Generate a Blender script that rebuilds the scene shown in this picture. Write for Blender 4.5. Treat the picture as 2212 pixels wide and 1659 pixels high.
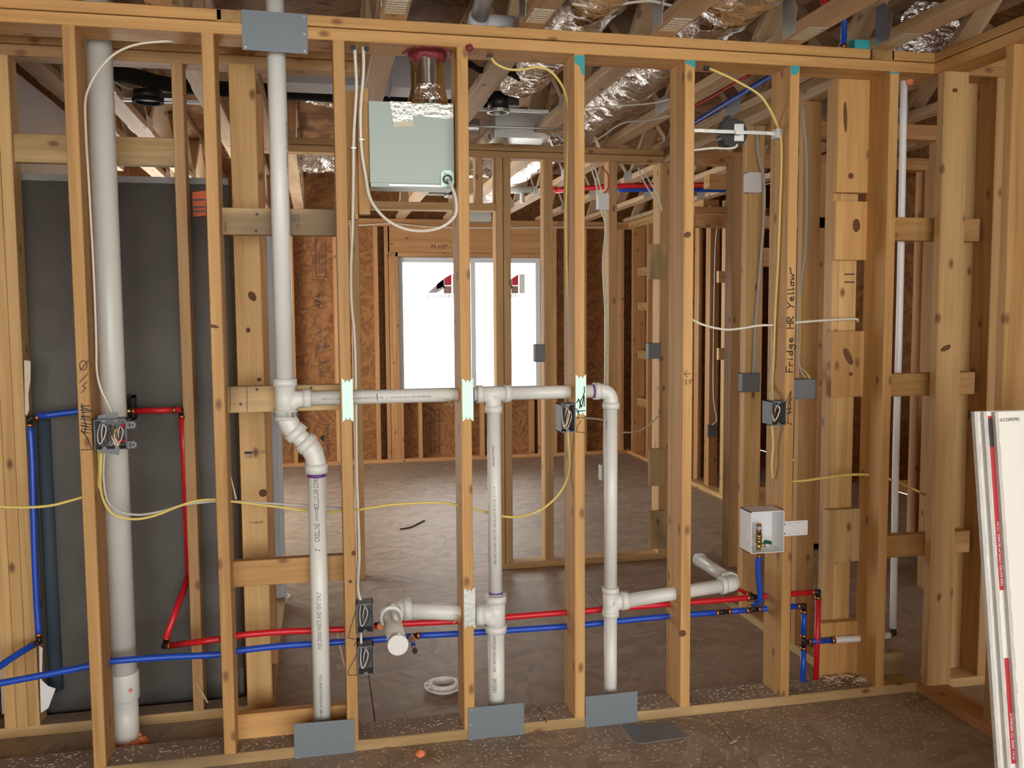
import bpy, math, random
from mathutils import Vector, Matrix, noise
random.seed(7)
SC = bpy.context.scene
COL = SC.collection
for o in list(bpy.data.objects): bpy.data.objects.remove(o)

# ------------------------------------------------------------ camera
FPX, YAW, PIT, ROL = 1944.9, .2112, -.0766, -.0069
CAM = Vector((-.4728, -3.0483, 1.4987))
Fw = Vector((math.sin(YAW)*math.cos(PIT), math.cos(YAW)*math.cos(PIT), math.sin(PIT)))
R0 = Vector((math.cos(YAW), -math.sin(YAW), 0)); U0 = R0.cross(Fw)
Rt = R0*math.cos(ROL)+U0*math.sin(ROL); Up = U0*math.cos(ROL)-R0*math.sin(ROL)
cd = bpy.data.cameras.new('camera'); cam = bpy.data.objects.new('camera', cd); COL.objects.link(cam)
cd.sensor_fit = 'HORIZONTAL'; cd.sensor_width = 36; cd.lens = FPX/2212*36; cd.clip_start = .05
cam.matrix_world = Matrix((( Rt.x, Up.x, -Fw.x, CAM.x), (Rt.y, Up.y, -Fw.y, CAM.y), (Rt.z, Up.z, -Fw.z, CAM.z), (0, 0, 0, 1)))
SC.camera = cam

# ------------------------------------------------------------ sky and exposure
w = bpy.data.worlds.new('world'); SC.world = w; w.use_nodes = True
bg = w.node_tree.nodes['Background']; bg.inputs[0].default_value = (1, .975, .93, 1); bg.inputs[1].default_value = 8.0
vs = SC.view_settings
vs.view_transform = 'Standard'; vs.look = 'None'; vs.exposure = -.45; vs.gamma = 1; vs.use_curve_mapping = False

# no lamps: daylight comes from the sky through the window, the left opening and the open end of the room behind the camera

# ------------------------------------------------------------ pixel helpers (a pixel is a direction; the plane it touches gives the distance)
def ray(u, v): return Fw + Rt*((u-1106)/FPX) - Up*((v-829.5)/FPX)
def P(u, v, y=0.): d = ray(u, v); return CAM + d*((y-CAM.y)/d.y)
def PZ(u, v, z=0.): d = ray(u, v); return CAM + d*((z-CAM.z)/d.z)
def PX(u, v, x): d = ray(u, v); return CAM + d*((x-CAM.x)/d.x)

# ------------------------------------------------------------ materials
MATS = {}
def newmat(name):
    m = bpy.data.materials.new(name); m.use_nodes = True; MATS[name] = m
    nt = m.node_tree; return m, nt, nt.nodes['Principled BSDF']
def N(nt, t, **k):
    n = nt.nodes.new(t)
    for a, b in k.items(): setattr(n, a, b)
    return n
def plain(name, c, rough=.5, metal=0., bump=0., bscale=200., var=0., coat=0., spec=None):
    m, nt, b = newmat(name); b.inputs['Base Color'].default_value = (*c, 1); b.inputs['Roughness'].default_value = rough
    b.inputs['Metallic'].default_value = metal
    if coat: b.inputs['Coat Weight'].default_value = coat
    if spec is not None: b.inputs['Specular IOR Level'].default_value = spec
    tc = N(nt, 'ShaderNodeTexCoord')
    if var:
        nz = N(nt, 'ShaderNodeTexNoise'); nz.inputs['Scale'].default_value = 9; nz.inputs['Detail'].default_value = 6
        nt.links.new(tc.outputs['Object'], nz.inputs['Vector'])
        mx = N(nt, 'ShaderNodeMix', data_type='RGBA'); nt.links.new(nz.outputs['Fac'], mx.inputs['Factor'])
        mx.inputs['A'].default_value = (*[max(0, x*(1-var)) for x in c], 1); mx.inputs['B'].default_value = (*[min(1, x*(1+var)) for x in c], 1)
        nt.links.new(mx.outputs['Result'], b.inputs['Base Color'])
    if bump:
        n2 = N(nt, 'ShaderNodeTexNoise'); n2.inputs['Scale'].default_value = bscale; n2.inputs['Detail'].default_value = 3
        nt.links.new(tc.outputs['Object'], n2.inputs['Vector'])
        bp = N(nt, 'ShaderNodeBump'); bp.inputs['Strength'].default_value = bump; bp.inputs['Distance'].default_value = .01
        nt.links.new(n2.outputs['Fac'], bp.inputs['Height']); nt.links.new(bp.outputs['Normal'], b.inputs['Normal'])
    return m
def wood(name, c1, c2, c3, knot=(.16, .06, .02), rough=.62, knots=.8, stain=0.):
    """grain along the board's own X axis, every board offset by its own random number"""
    m, nt, b = newmat(name); L = nt.links
    tc = N(nt, 'ShaderNodeTexCoord'); oi = N(nt, 'ShaderNodeObjectInfo')
    mul = N(nt, 'ShaderNodeMath', operation='MULTIPLY'); mul.inputs[1].default_value = 57.3; L.new(oi.outputs['Random'], mul.inputs[0])
    add = N(nt, 'ShaderNodeVectorMath', operation='ADD'); L.new(tc.outputs['Object'], add.inputs[0]); L.new(mul.outputs[0], add.inputs[1])
    def nz(sc, s, det=4, rg=.55, dist=0.):
        mp = N(nt, 'ShaderNodeVectorMath', operation='MULTIPLY'); mp.inputs[1].default_value = sc; L.new(add.outputs[0], mp.inputs[0])
        n = N(nt, 'ShaderNodeTexNoise'); n.inputs['Scale'].default_value = s; n.inputs['Detail'].default_value = det; n.inputs['Roughness'].default_value = rg; n.inputs['Distortion'].default_value = dist
        L.new(mp.outputs[0], n.inputs['Vector']); return n
    g1 = nz((.45, 9, 9), 2.2, 6, .62, .5); g2 = nz((2.5, 130, 130), 1.2, 2)
    big = nz((1.2, 3, 3), 1.4, 2)
    r = N(nt, 'ShaderNodeValToRGB'); L.new(g1.outputs['Fac'], r.inputs['Fac'])
    e = r.color_ramp.elements; e[0].position = .3; e[0].color = (*c1, 1); e[1].position = .68; e[1].color = (*c3, 1)
    k = e.new(.5); k.color = (*c2, 1)
    mx = N(nt, 'ShaderNodeMix', data_type='RGBA', blend_type='MULTIPLY'); mx.inputs['Factor'].default_value = .22
    r2 = N(nt, 'ShaderNodeValToRGB'); L.new(g2.outputs['Fac'], r2.inputs['Fac']); e = r2.color_ramp.elements
    e[0].position = .35; e[0].color = (.62, .52, .42, 1); e[1].position = .6; e[1].color = (1, 1, 1, 1)
    L.new(r.outputs['Color'], mx.inputs['A']); L.new(r2.outputs['Color'], mx.inputs['B'])
    # board to board tone
    hs = N(nt, 'ShaderNodeHueSaturation'); L.new(mx.outputs['Result'], hs.inputs['Color'])
    mr = N(nt, 'ShaderNodeMapRange'); mr.inputs['To Min'].default_value = .84; mr.inputs['To Max'].default_value = 1.14; L.new(oi.outputs['Random'], mr.inputs['Value']); L.new(mr.outputs[0], hs.inputs['Value'])
    # knots
    sx_ = N(nt, 'ShaderNodeSeparateXYZ'); L.new(add.outputs[0], sx_.inputs[0])
    yz = N(nt, 'ShaderNodeMath', operation='ADD'); L.new(sx_.outputs[1], yz.inputs[0]); L.new(sx_.outputs[2], yz.inputs[1])
    cx_ = N(nt, 'ShaderNodeCombineXYZ'); L.new(sx_.outputs[0], cx_.inputs[0]); L.new(yz.outputs[0], cx_.inputs[1])
    mp = N(nt, 'ShaderNodeVectorMath', operation='MULTIPLY'); mp.inputs[1].default_value = (5.5, 10, 1); L.new(cx_.outputs[0], mp.inputs[0])
    vo = N(nt, 'ShaderNodeTexVoronoi', voronoi_dimensions='2D'); vo.inputs['Scale'].default_value = 1.; L.new(mp.outputs[0], vo.inputs['Vector'])
    sep = N(nt, 'ShaderNodeSeparateColor'); L.new(vo.outputs['Color'], sep.inputs['Color'])
    gt = N(nt, 'ShaderNodeMath', operation='LESS_THAN'); gt.inputs[1].default_value = .30; L.new(sep.outputs[0], gt.inputs[0])
    kr = N(nt, 'ShaderNodeMapRange'); kr.inputs['From Min'].default_value = .14; kr.inputs['From Max'].default_value = .05; L.new(vo.outputs['Distance'], kr.inputs['Value'])
    km = N(nt, 'ShaderNodeMath', operation='MULTIPLY'); L.new(kr.outputs[0], km.inputs[0]); L.new(gt.outputs[0], km.inputs[1])
    km2 = N(nt, 'ShaderNodeMath', operation='MULTIPLY'); km2.inputs[1].default_value = knots; L.new(km.outputs[0], km2.inputs[0])
    mk = N(nt, 'ShaderNodeMix', data_type='RGBA'); L.new(km2.outputs[0], mk.inputs['Factor']); L.new(hs.outputs['Color'], mk.inputs['A']); mk.inputs['B'].default_value = (*knot, 1)
    out = mk.outputs['Result']
    if stain:
        sr = N(nt, 'ShaderNodeMapRange'); sr.inputs['From Min'].default_value = .52; sr.inputs['From Max'].default_value = .68; sr.inputs['To Max'].default_value = stain
        L.new(big.outputs['Fac'], sr.inputs['Value'])
        ms = N(nt, 'ShaderNodeMix', data_type='RGBA'); L.new(sr.outputs[0], ms.inputs['Factor']); L.new(out, ms.inputs['A']); ms.inputs['B'].default_value = (.10, .075, .045, 1); out = ms.outputs['Result']
    L.new(out, b.inputs['Base Color']); b.inputs['Roughness'].default_value = rough
    bp = N(nt, 'ShaderNodeBump'); bp.inputs['Strength'].default_value = .12; bp.inputs['Distance'].default_value = .003; L.new(g1.outputs['Fac'], bp.inputs['Height']); L.new(bp.outputs['Normal'], b.inputs['Normal'])
    return m
def osb(name, cols, scale=14., rough=.7, dirt=None, dirtf=0., axis='xz'):
    """flakes: stretched voronoi cells in three directions mixed by a coarse cell pattern"""
    m, nt, b = newmat(name); L = nt.links
    tc = N(nt, 'ShaderNodeTexCoord'); last = None
    src = tc.outputs['Object']
    if axis == 'xz':
        sp = N(nt, 'ShaderNodeSeparateXYZ'); L.new(src, sp.inputs[0]); cb = N(nt, 'ShaderNodeCombineXYZ'); L.new(sp.outputs[0], cb.inputs[0]); L.new(sp.outputs[2], cb.inputs[1]); L.new(sp.outputs[1], cb.inputs[2]); src = cb.outputs[0]
    wn = N(nt, 'ShaderNodeTexNoise'); wn.inputs['Scale'].default_value = 5; L.new(src, wn.inputs['Vector'])
    cs = []
    for i, a in enumerate((.3, 1.25, 2.3)):
        mp = N(nt, 'ShaderNodeMapping', vector_type='TEXTURE'); mp.inputs['Rotation'].default_value = (0, 0, a); mp.inputs['Scale'].default_value = (1.6, .5, 1); mp.inputs['Location'].default_value = (i*3.1, i*1.7, 0)
        L.new(src, mp.inputs['Vector'])
        v = N(nt, 'ShaderNodeTexVoronoi'); v.inputs['Scale'].default_value = scale; L.new(mp.outputs[0], v.inputs['Vector'])
        s = N(nt, 'ShaderNodeSeparateColor'); L.new(v.outputs['Color'], s.inputs['Color']); cs.append((s, v))
    pick = N(nt, 'ShaderNodeTexVoronoi'); pick.inputs['Scale'].default_value = scale*.6; L.new(src, pick.inputs['Vector'])
    ps = N(nt, 'ShaderNodeSeparateColor'); L.new(pick.outputs['Color'], ps.inputs['Color'])
    g1 = N(nt, 'ShaderNodeMath', operation='GREATER_THAN'); g1.inputs[1].default_value = .4; L.new(ps.outputs[0], g1.inputs[0])
    g2 = N(nt, 'ShaderNodeMath', operation='GREATER_THAN'); g2.inputs[1].default_value = .72; L.new(ps.outputs[0], g2.inputs[0])
    m1 = N(nt, 'ShaderNodeMix'); L.new(g1.outputs[0], m1.inputs[0]); L.new(cs[0][0].outputs[0], m1.inputs[2]); L.new(cs[1][0].outputs[0], m1.inputs[3])
    m2 = N(nt, 'ShaderNodeMix'); L.new(g2.outputs[0], m2.inputs[0]); L.new(m1.outputs[0], m2.inputs[2]); L.new(cs[2][0].outputs[0], m2.inputs[3])
    bl = N(nt, 'ShaderNodeMix'); bl.inputs[0].default_value = .35; L.new(m2.outputs[0], bl.inputs[2]); L.new(wn.outputs['Fac'], bl.inputs[3])
    r = N(nt, 'ShaderNodeValToRGB'); L.new(bl.outputs[0], r.inputs['Fac']); e = r.color_ramp.elements
    e[0].position = .15; e[0].color = (*cols[0], 1); e[1].position = .85; e[1].color = (*cols[2], 1); k = e.new(.5); k.color = (*cols[1], 1)
    out = r.outputs['Color']
    if dirt:
        dn = N(nt, 'ShaderNodeTexNoise'); dn.inputs['Scale'].default_value = 1.3; dn.inputs['Detail'].default_value = 7; dn.inputs['Roughness'].default_value = .62; L.new(src, dn.inputs['Vector'])
        dr = N(nt, 'ShaderNodeMapRange'); dr.inputs['From Min'].default_value = .32; dr.inputs['From Max'].default_value = .68; dr.inputs['To Max'].default_value = dirtf; L.new(dn.outputs['Fac'], dr.inputs['Value'])
        mx = N(nt, 'ShaderNodeMix', data_type='RGBA'); L.new(dr.outputs[0], mx.inputs['Factor']); L.new(out, mx.inputs['A']); mx.inputs['B'].default_value = (*dirt, 1); out = mx.outputs['Result']
    L.new(out, b.inputs['Base Color']); b.inputs['Roughness'].default_value = rough
    bp = N(nt, 'ShaderNodeBump'); bp.inputs['Strength'].default_value = .15; bp.inputs['Distance'].default_value = .004; L.new(m2.outputs[0], bp.inputs['Height']); L.new(bp.outputs['Normal'], b.inputs['Normal'])
    return m
wood('wood', (.38, .20, .062), (.52, .295, .10), (.60, .36, .135))
wood('wood_pale', (.46, .28, .105), (.60, .385, .155), (.67, .45, .20), knots=.9)
wood('wood_stained', (.36, .235, .095), (.50, .34, .15), (.58, .41, .20), knots=.9, stain=.7)
wood('wood_red', (.42, .205, .08), (.55, .295, .12), (.63, .36, .16))
wood('wood_rear', (.39, .22, .085), (.52, .315, .13), (.60, .38, .17))
wood('wood_joist', (.44, .29, .16), (.58, .41, .25), (.66, .49, .32))
wood('wood_end', (.20, .11, .035), (.34, .20, .07), (.42, .26, .10), knots=.3)
osb('osb_wall', ((.20, .078, .022), (.285, .125, .037), (.37, .18, .062)), 20, axis='xz')
osb('osb_side', ((.20, .078, .022), (.285, .125, .037), (.37, .18, .062)), 20, axis='xy')
osb('osb_floor', ((.22, .165, .125), (.30, .23, .165), (.40, .31, .23)), 11, .5, dirt=(.40, .34, .285), dirtf=.55, axis='xy')
osb('osb_deck', ((.16, .075, .03), (.26, .13, .055), (.36, .20, .09)), 11, axis='xy')
plain('pvc', (.73, .755, .72), .32, var=.04)
plain('pvc_white', (.82, .83, .83), .35, var=.03)
plain('primer', (.16, .05, .30), .6)
plain('ink', (.02, .02, .022), .8)
plain('ink_print', (.07, .06, .07), .8)
plain('ink_red', (.5, .03, .04), .6)
plain('pex_red', (.62, .012, .022), .34); plain('pex_blue', (.012, .075, .52), .34); plain('pex_white', (.80, .81, .82), .4, var=.05)
plain('copper', (.50, .21, .09), .35, .9); plain('brass', (.52, .37, .14), .3, .95)
plain('black_plastic', (.012, .012, .014), .42); plain('black_foam', (.008, .008, .009), .95)
plain('galvanized', (.60, .63, .62), .38, .85, bump=.1, bscale=60, var=.1)
plain('duct_metal', (.62, .60, .55), .16, 1., bump=.08, bscale=18); plain('zinc_mint', (.55, .80, .70), .42, .25, bump=.08, bscale=90, var=.08)
plain('nail_plate', (.20, .235, .265), .5, .35, bump=.05, bscale=400, var=.06)
plain('nail_head', (.62, .64, .66), .3, .9); plain('hole', (.01, .01, .012), .9)
plain('box_grey', (.155, .17, .185), .5); plain('box_inside', (.05, .055, .065), .6)
plain('cable_yellow', (.72, .58, .17), .45); plain('cable_white', (.74, .72, .62), .42); plain('cable_grey', (.50, .50, .45), .45)
plain('wire_white', (.80, .73, .64), .4); plain('wire_black', (.02, .02, .02), .4); plain('wire_bare', (.55, .28, .12), .3, .9); plain('wire_red', (.5, .02, .04), .4)
plain('fiberglass', (.10, .092, .084), .62, bump=.25, bscale=40, var=.25); plain('fiberglass_edge', (.20, .195, .185), .8, var=.3)
plain('insul_blue', (.06, .10, .14), .7)
plain('hood_grey', (.36, .44, .41), .42, .1, var=.03); plain('hood_dark', (.075, .085, .085), .5, .1)
plain('foil_tape', (.62, .66, .60), .34, .7, bump=.5, bscale=60); plain('paper_tape', (.62, .60, .46), .7)
plain('caulk_red', (.19, .02, .026), .55, bump=.3, bscale=60); plain('foam_orange', (.72, .22, .10), .7, bump=.5, bscale=80)
plain('white_plastic', (.80, .82, .84), .35); plain('vinyl', (.66, .72, .78), .4); plain('primed_white', (.66, .70, .76), .55)
plain('drywall_face', (.80, .81, .76), .85, var=.02); plain('drywall_edge', (.58, .58, .55), .9, var=.25, bump=.4, bscale=120)
plain('tape_red', (.50, .02, .03), .45); plain('tape_black', (.03, .03, .035), .5)
plain('paint_teal', (.03, .33, .37), .6, var=.3); plain('chip', (.62, .48, .30), .8, var=.2); plain('chip_pale', (.74, .64, .48), .8)
plain('sheet_grey', (.55, .55, .58), .35, bump=.6, bscale=7, var=.08); plain('green_handle', (.005, .09, .045), .4)
plain('sticker_grey', (.45, .46, .48), .7); plain('sticker_red', (.6, .03, .06), .7); plain('sticker_brown', (.36, .22, .2), .7); plain('sticker_text', (.2, .22, .3), .7)
plain('orange_label', (.55, .10, .02), .6, var=.3); plain('paper', (.62, .55, .42), .9)
plain('pink', (.8, .1, .2), .7); plain('duct_grey', (.46, .47, .50), .55, var=.06); plain('cord_orange', (.75, .06, .02), .5)
def foil():
    m, nt, b = newmat('foil'); L = nt.links; b.inputs['Metallic'].default_value = 1; b.inputs['Base Color'].default_value = (.80, .77, .74, 1); b.inputs['Roughness'].default_value = .2
    tc = N(nt, 'ShaderNodeTexCoord'); n = N(nt, 'ShaderNodeTexNoise'); n.inputs['Scale'].default_value = 24; n.inputs['Detail'].default_value = 5; n.inputs['Distortion'].default_value = 1.2
    L.new(tc.outputs['Object'], n.inputs['Vector']); bp = N(nt, 'ShaderNodeBump'); bp.inputs['Strength'].default_value = .8; bp.inputs['Distance'].default_value = .02
    L.new(n.outputs['Fac'], bp.inputs['Height']); L.new(bp.outputs['Normal'], b.inputs['Normal'])
foil()
def glass():
    m, nt, b = newmat('glass'); L = nt.links; nt.nodes.remove(b)
    t = N(nt, 'ShaderNodeBsdfTransparent'); g = N(nt, 'ShaderNodeBsdfGlossy'); g.inputs['Roughness'].default_value = .02
    lw = N(nt, 'ShaderNodeFresnel'); lw.inputs['IOR'].default_value = 1.45; mx = N(nt, 'ShaderNodeMixShader')
    L.new(lw.outputs[0], mx.inputs[0]); L.new(t.outputs[0], mx.inputs[1]); L.new(g.outputs[0], mx.inputs[2]); L.new(mx.outputs[0], nt.nodes['Material Output'].inputs[0])
glass()

# ------------------------------------------------------------ object helpers
WM = {}
def link(o, world, parent=None):
    COL.objects.link(o)
    if parent is not None:
        o.parent = parent; o.matrix_parent_inverse = WM[parent].inverted()
    o.matrix_basis = world; WM[o] = world.copy(); return o
def tag(o, label=None, cat=None, group=None, kind=None):
    if label: o['label'] = label
    if cat: o['category'] = cat
    if group: o['group'] = group
    if kind: o['kind'] = kind
    return o
def empty(name, loc, label=None, cat=None, group=None, kind=None):
    o = bpy.data.objects.new(name, None); o.empty_display_size = .05
    link(o, Matrix.Translation(Vector(loc))); return tag(o, label, cat, group, kind)
class MB:
    def __init__(s): s.v = []; s.f = []; s.sm = []
    def add(s, vs, fs, sm=False):
        n = len(s.v); s.v += [Vector(x) for x in vs]; s.f += [[n+i for i in f] for f in fs]; s.sm += [sm]*len(fs); return s
    def box(s, x0, x1, y0, y1, z0, z1):
        return s.add([(x, y, z) for x in (x0, x1) for y in (y0, y1) for z in (z0, z1)], [(0, 1, 3, 2), (4, 6, 7, 5), (0, 4, 5, 1), (2, 3, 7, 6), (0, 2, 6, 4), (1, 5, 7, 3)])
    def obox(s, c, ax, ay, az):   # centre and half axes
        c, ax, ay, az = map(Vector, (c, ax, ay, az))
        return s.add([c+ax*i+ay*j+az*k for i in (-1, 1) for j in (-1, 1) for k in (-1, 1)], [(0, 1, 3, 2), (4, 6, 7, 5), (0, 4, 5, 1), (2, 3, 7, 6), (0, 2, 6, 4), (1, 5, 7, 3)])
    def tube(s, pts, r, n=12, cap=True):
        pts = [Vector(p) for p in pts]; k = len(pts); rs = r if isinstance(r, (list, tuple)) else [r]*k
        T = []
        for i in range(k):
            a = pts[min(i+1, k-1)]-pts[max(i-1, 0)]
            T.append(a.normalized() if a.length > 1e-9 else Vector((0, 0, 1)))
        ref = Vector((0, 0, 1)) if abs(T[0].z) < .9 else Vector((1, 0, 0))
        nx = T[0].cross(ref).normalized(); vs = []
        for i in range(k):
            if i:
                nx = nx - T[i]*nx.dot(T[i])
                nx = nx.normalized() if nx.length > 1e-6 else T[i].orthogonal().normalized()
            ny = T[i].cross(nx)
            for j in range(n):
                a = 2*math.pi*j/n; vs.append(pts[i]+(nx*math.cos(a)+ny*math.sin(a))*rs[i])
        fs = [(i*n+j, i*n+(j+1) % n, (i+1)*n+(j+1) % n, (i+1)*n+j) for i in range(k-1) for j in range(n)]
        s.add(vs, fs, True)
        if cap:
            b = len(s.v)-k*n
            s.f += [[b+j for j in range(n)][::-1], [b+(k-1)*n+j for j in range(n)]]; s.sm += [False, False]
        return s
    def ring(s, c, ax, ro, ri, h, n=24):  # flat ring along axis ax from c
        c, ax = Vector(c), Vector(ax).normalized(); nx = ax.orthogonal().normalized(); ny = ax.cross(nx); vs = []
        for r, d in ((ro, 0), (ro, h), (ri, h), (ri, 0)):
            for j in range(n):
                a = 2*math.pi*j/n; vs.append(c+ax*d+(nx*math.cos(a)+ny*math.sin(a))*r)
        return s.add(vs, [(q*n+j, q*n+(j+1) % n, ((q+1) % 4)*n+(j+1) % n, ((q+1) % 4)*n+j) for q in range(4) for j in range(n)], False)
    def prism(s, poly, ext):  # polygon (3d points) extruded by vector
        k = len(poly); ext = Vector(ext); p = [Vector(q) for q in poly]
        return s.add(p+[q+ext for q in p], [list(range(k))[::-1], [k+i for i in range(k)]]+[(i, (i+1) % k, k+(i+1) % k, k+i) for i in range(k)])
    def ribbon(s, pts, wd, nrm, th=.0006):  # a stroke lying on a plane with normal nrm
        pts = [Vector(p) for p in pts]; nrm = Vector(nrm).normalized(); k = len(pts)
        for i in range(k-1):
            d = (pts[i+1]-pts[i])
            if d.length < 1e-7: continue
            d.normalize(); sd = d.cross(nrm)*wd/2; e = d*wd*.35
            s.prism([pts[i]-sd-e, pts[i+1]-sd+e, pts[i+1]+sd+e, pts[i]+sd-e], nrm*th)
        return s
    def build(s, name, mat, parent=None, label=None, cat=None, group=None, kind=None, origin=None):
        if origin is None:
            xs = [v.x for v in s.v]; ys = [v.y for v in s.v]; zs = [v.z for v in s.v]
            origin = Vector(((min(xs)+max(xs))/2, (min(ys)+max(ys))/2, min(zs)))
        o = mesh(name, [v-origin for v in s.v], s.f, mat, s.sm)
        link(o, Matrix.Translation(origin), parent); return tag(o, label, cat, group, kind)
def mesh(name, vs, fs, mat, sm=None):
    me = bpy.data.meshes.new(name); me.from_pydata([tuple(v) for v in vs], [], fs)
    if sm and any(sm): me.polygons.foreach_set('use_smooth', sm)
    me.update(); me.materials.append(MATS[mat]); return bpy.data.objects.new(name, me)
BC = {}
def board_mesh(L, a, b, mat, c=.0022):
    key = (round(L, 4), round(a, 4), round(b, 4), mat)
    if key in BC: return BC[key]
    c = min(c, a*.2, b*.2); h, k = a/2, b/2
    pr = [(-h+c, -k), (h-c, -k), (h, -k+c), (h, k-c), (h-c, k), (-h+c, k), (-h, k-c), (-h, -k+c)]
    vs = [(x, y, z) for x in (-L/2, L/2) for y, z in pr]
    fs = [[0, 1, 2, 3, 4, 5, 6, 7][::-1], list(range(8, 16))]+[(i, (i+1) % 8, 8+(i+1) % 8, 8+i) for i in range(8)]
    me = bpy.data.meshes.new('board'); me.from_pydata(vs, [], fs); me.update(); me.materials.append(MATS[mat]); BC[key] = me; return me
def bb(parent, name, x0, x1, y0, y1, z0, z1, mat='wood', flip=False):
    """axis aligned board, its grain along the longest side"""
    d = (x1-x0, y1-y0, z1-z0); ax = max(range(3), key=lambda i: d[i])
    e = [Vector((1, 0, 0)), Vector((0, 1, 0)), Vector((0, 0, 1))]; X = e[ax]; Yv = e[(ax+1) % 3]; Z = e[(ax+2) % 3]
    me = board_mesh(d[ax], d[(ax+1) % 3], d[(ax+2) % 3], mat); o = bpy.data.objects.new(name, me)
    c = Vector(((x0+x1)/2, (y0+y1)/2, (z0+z1)/2))
    M = Matrix(((X.x, Yv.x, Z.x, c.x), (X.y, Yv.y, Z.y, c.y), (X.z, Yv.z, Z.z, c.z), (0, 0, 0, 1)))
    return link(o, M, parent)
def beam(parent, name, a, b, wd, th, mat='wood', side=(1, 0, 0)):
    """board from a to b; wd measured along side, th across"""
    a, b = Vector(a), Vector(b); X = (b-a); L = X.length; X.normalize(); S = Vector(side); S = (S-X*S.dot(X)).normalized(); Z = X.cross(S); c = (a+b)/2
    o = bpy.data.objects.new(name, board_mesh(L, wd, th, mat))
    return link(o, Matrix(((X.x, S.x, Z.x, c.x), (X.y, S.y, Z.y, c.y), (X.z, S.z, Z.z, c.z), (0, 0, 0, 1))), parent)
def spline(pts, k=6):
    pts = [Vector(p) for p in pts]; out = []
    q = [pts[0]*2-pts[1]]+pts+[pts[-1]*2-pts[-2]]
    for i in range(1, len(q)-2):
        a, b, c, d = q[i-1], q[i], q[i+1], q[i+2]
        for j in range(k):
            t = j/k; out.append(.5*((2*b)+(c-a)*t+(2*a-5*b+4*c-d)*t*t+(3*b-a-3*c+d)*t**3))
    out.append(pts[-1]); return out
def textmesh(s, size, align='LEFT'):
    cu = bpy.data.curves.new('t', 'FONT'); cu.body = s; cu.size = size; cu.align_x = align; cu.resolution_u = 2
    o = bpy.data.objects.new('t', cu); COL.objects.link(o); dg = bpy.context.evaluated_depsgraph_get()
    me = bpy.data.meshes.new_from_object(o.evaluated_get(dg)); vs = [v.co.copy() for v in me.vertices]; fs = [list(p.vertices) for p in me.polygons]
    bpy.data.objects.remove(o); bpy.data.curves.remove(cu); bpy.data.meshes.remove(me); return vs, fs
def text_flat(name, s, org, xd, yd, size, mat, parent=None, bold=0, sx=1.):
    vs, fs = textmesh(s, size); xd, yd = Vector(xd).normalized(), Vector(yd).normalized(); n = xd.cross(yd); org = Vector(org)
    b = MB(); b.add([org+xd*v.x*sx+yd*v.y+n*.0012 for v in vs], fs); return b.build(name, mat, parent)
def text_cyl(name, s, start, along, face, r, size, mat, parent, sx=1.):
    """letters printed along a pipe; 'face' is the outward direction of the print's middle line"""
    vs, fs = textmesh(s, size); al = Vector(along).normalized(); fc = Vector(face); fc = (fc-al*fc.dot(al)).normalized(); up = fc.cross(al); st = Vector(start); b = MB()
    pts = []
    for v in vs:
        a = (v.y-size*.35)/r; pts.append(st+al*v.x*sx+(fc*math.cos(a)+up*math.sin(a))*(r+.0006))
    b.add(pts, fs); return b.build(name, mat, parent)
def wire(name, pts, r, mat, label, cat='cable', group=None, k=6, parent=None, n=8):
    b = MB(); b.tube(spline(pts, k) if k > 1 else pts, r, n); return b.build(name, mat, parent, label, cat, group)
def strokes(name, lst, wd, nrm, mat, parent=None):
    b = MB()
    for pts in lst: b.ribbon(pts, wd, nrm)
    return b.build(name, mat, parent)

ST = .038; S16 = .4064; H1 = 2.391; H2 = 2.467
# ============================================================ STRUCTURE
# ---- floor of subfloor panels
floor = empty('floor', (0, 0, 0), 'dusty subfloor of strand board panels across all rooms', kind='structure')
for iy, y in enumerate([-7.32+1.22*i for i in range(12)]):
    for ix in range(-2, 4):
        x = ix*2.44-.3+(iy % 2)*1.22
        xa = max(x, -1.74) if y > -.1 else x; xe = min(x+2.44, 4.24) if y > -.1 else x+2.44
        if xe-xa < .1: continue
        b = MB(); g = .0018; b.box(xa+g, xe-g, y+g, y+1.22-g, -.02, 0); b.build('subfloor_panel', 'osb_floor', floor)
OUT = [(-4.2, -7.4), (5.4, -7.4), (5.4, .1), (4.3, .1), (4.3, 6.27), (-1.75, 6.27), (-1.75, .62), (-2.36, .62), (-2.36, .1), (-4.2, .1)]   # outline of the house
b = MB(); b.prism([(x, y, -.06) for x, y in OUT], (0, 0, .039)); b.build('subfloor_base', 'osb_deck', floor)
# ---- ceiling deck
ceil = MB().prism([(x, y, 2.875) for x, y in OUT], (0, 0, .025)).build('ceiling', 'osb_deck', None, 'brown strand board deck above the trusses', kind='structure')
# ---- front wall
wf = empty('wall_front', (0, .07, 0), 'open stud wall of two by six lumber with double top plate', kind='structure')
bb(wf, 'bottom_plate', -2.3, 1.81, 0, .14, 0, ST, 'wood_stained')
bb(wf, 'top_plate', -2.3, 1.83, 0, .14, H1, H1+ST)
bb(wf, 'top_plate', -2.3, P(477, 30).x, 0, .14, H1+ST+.0035, H2)
bb(wf, 'top_plate', P(521, 40).x, P(1880, 120).x, 0, .14, H1+ST+.0035, H2)
bb(wf, 'top_plate', P(1928, 120).x, 1.81, 0, .14, H1+ST+.0035, H2)
STUD = {}
for i in range(-5, 5):
    x = i*S16
    STUD[i] = bb(wf, 'stud', x, x+ST, 0, .14, ST, H1, 'wood')
# flat blocking between the second and third stud
for v0, v1, m in ((450, 510, 'wood_stained'), (833, 889, 'wood_stained'), (1208, 1270, 'wood'), (1537, 1590, 'wood')):
    z1 = P(600, v0, .1).z; bb(wf, 'blocking', -2*S16+ST, -S16, .1, .138, z1-.089, z1, m)
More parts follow.
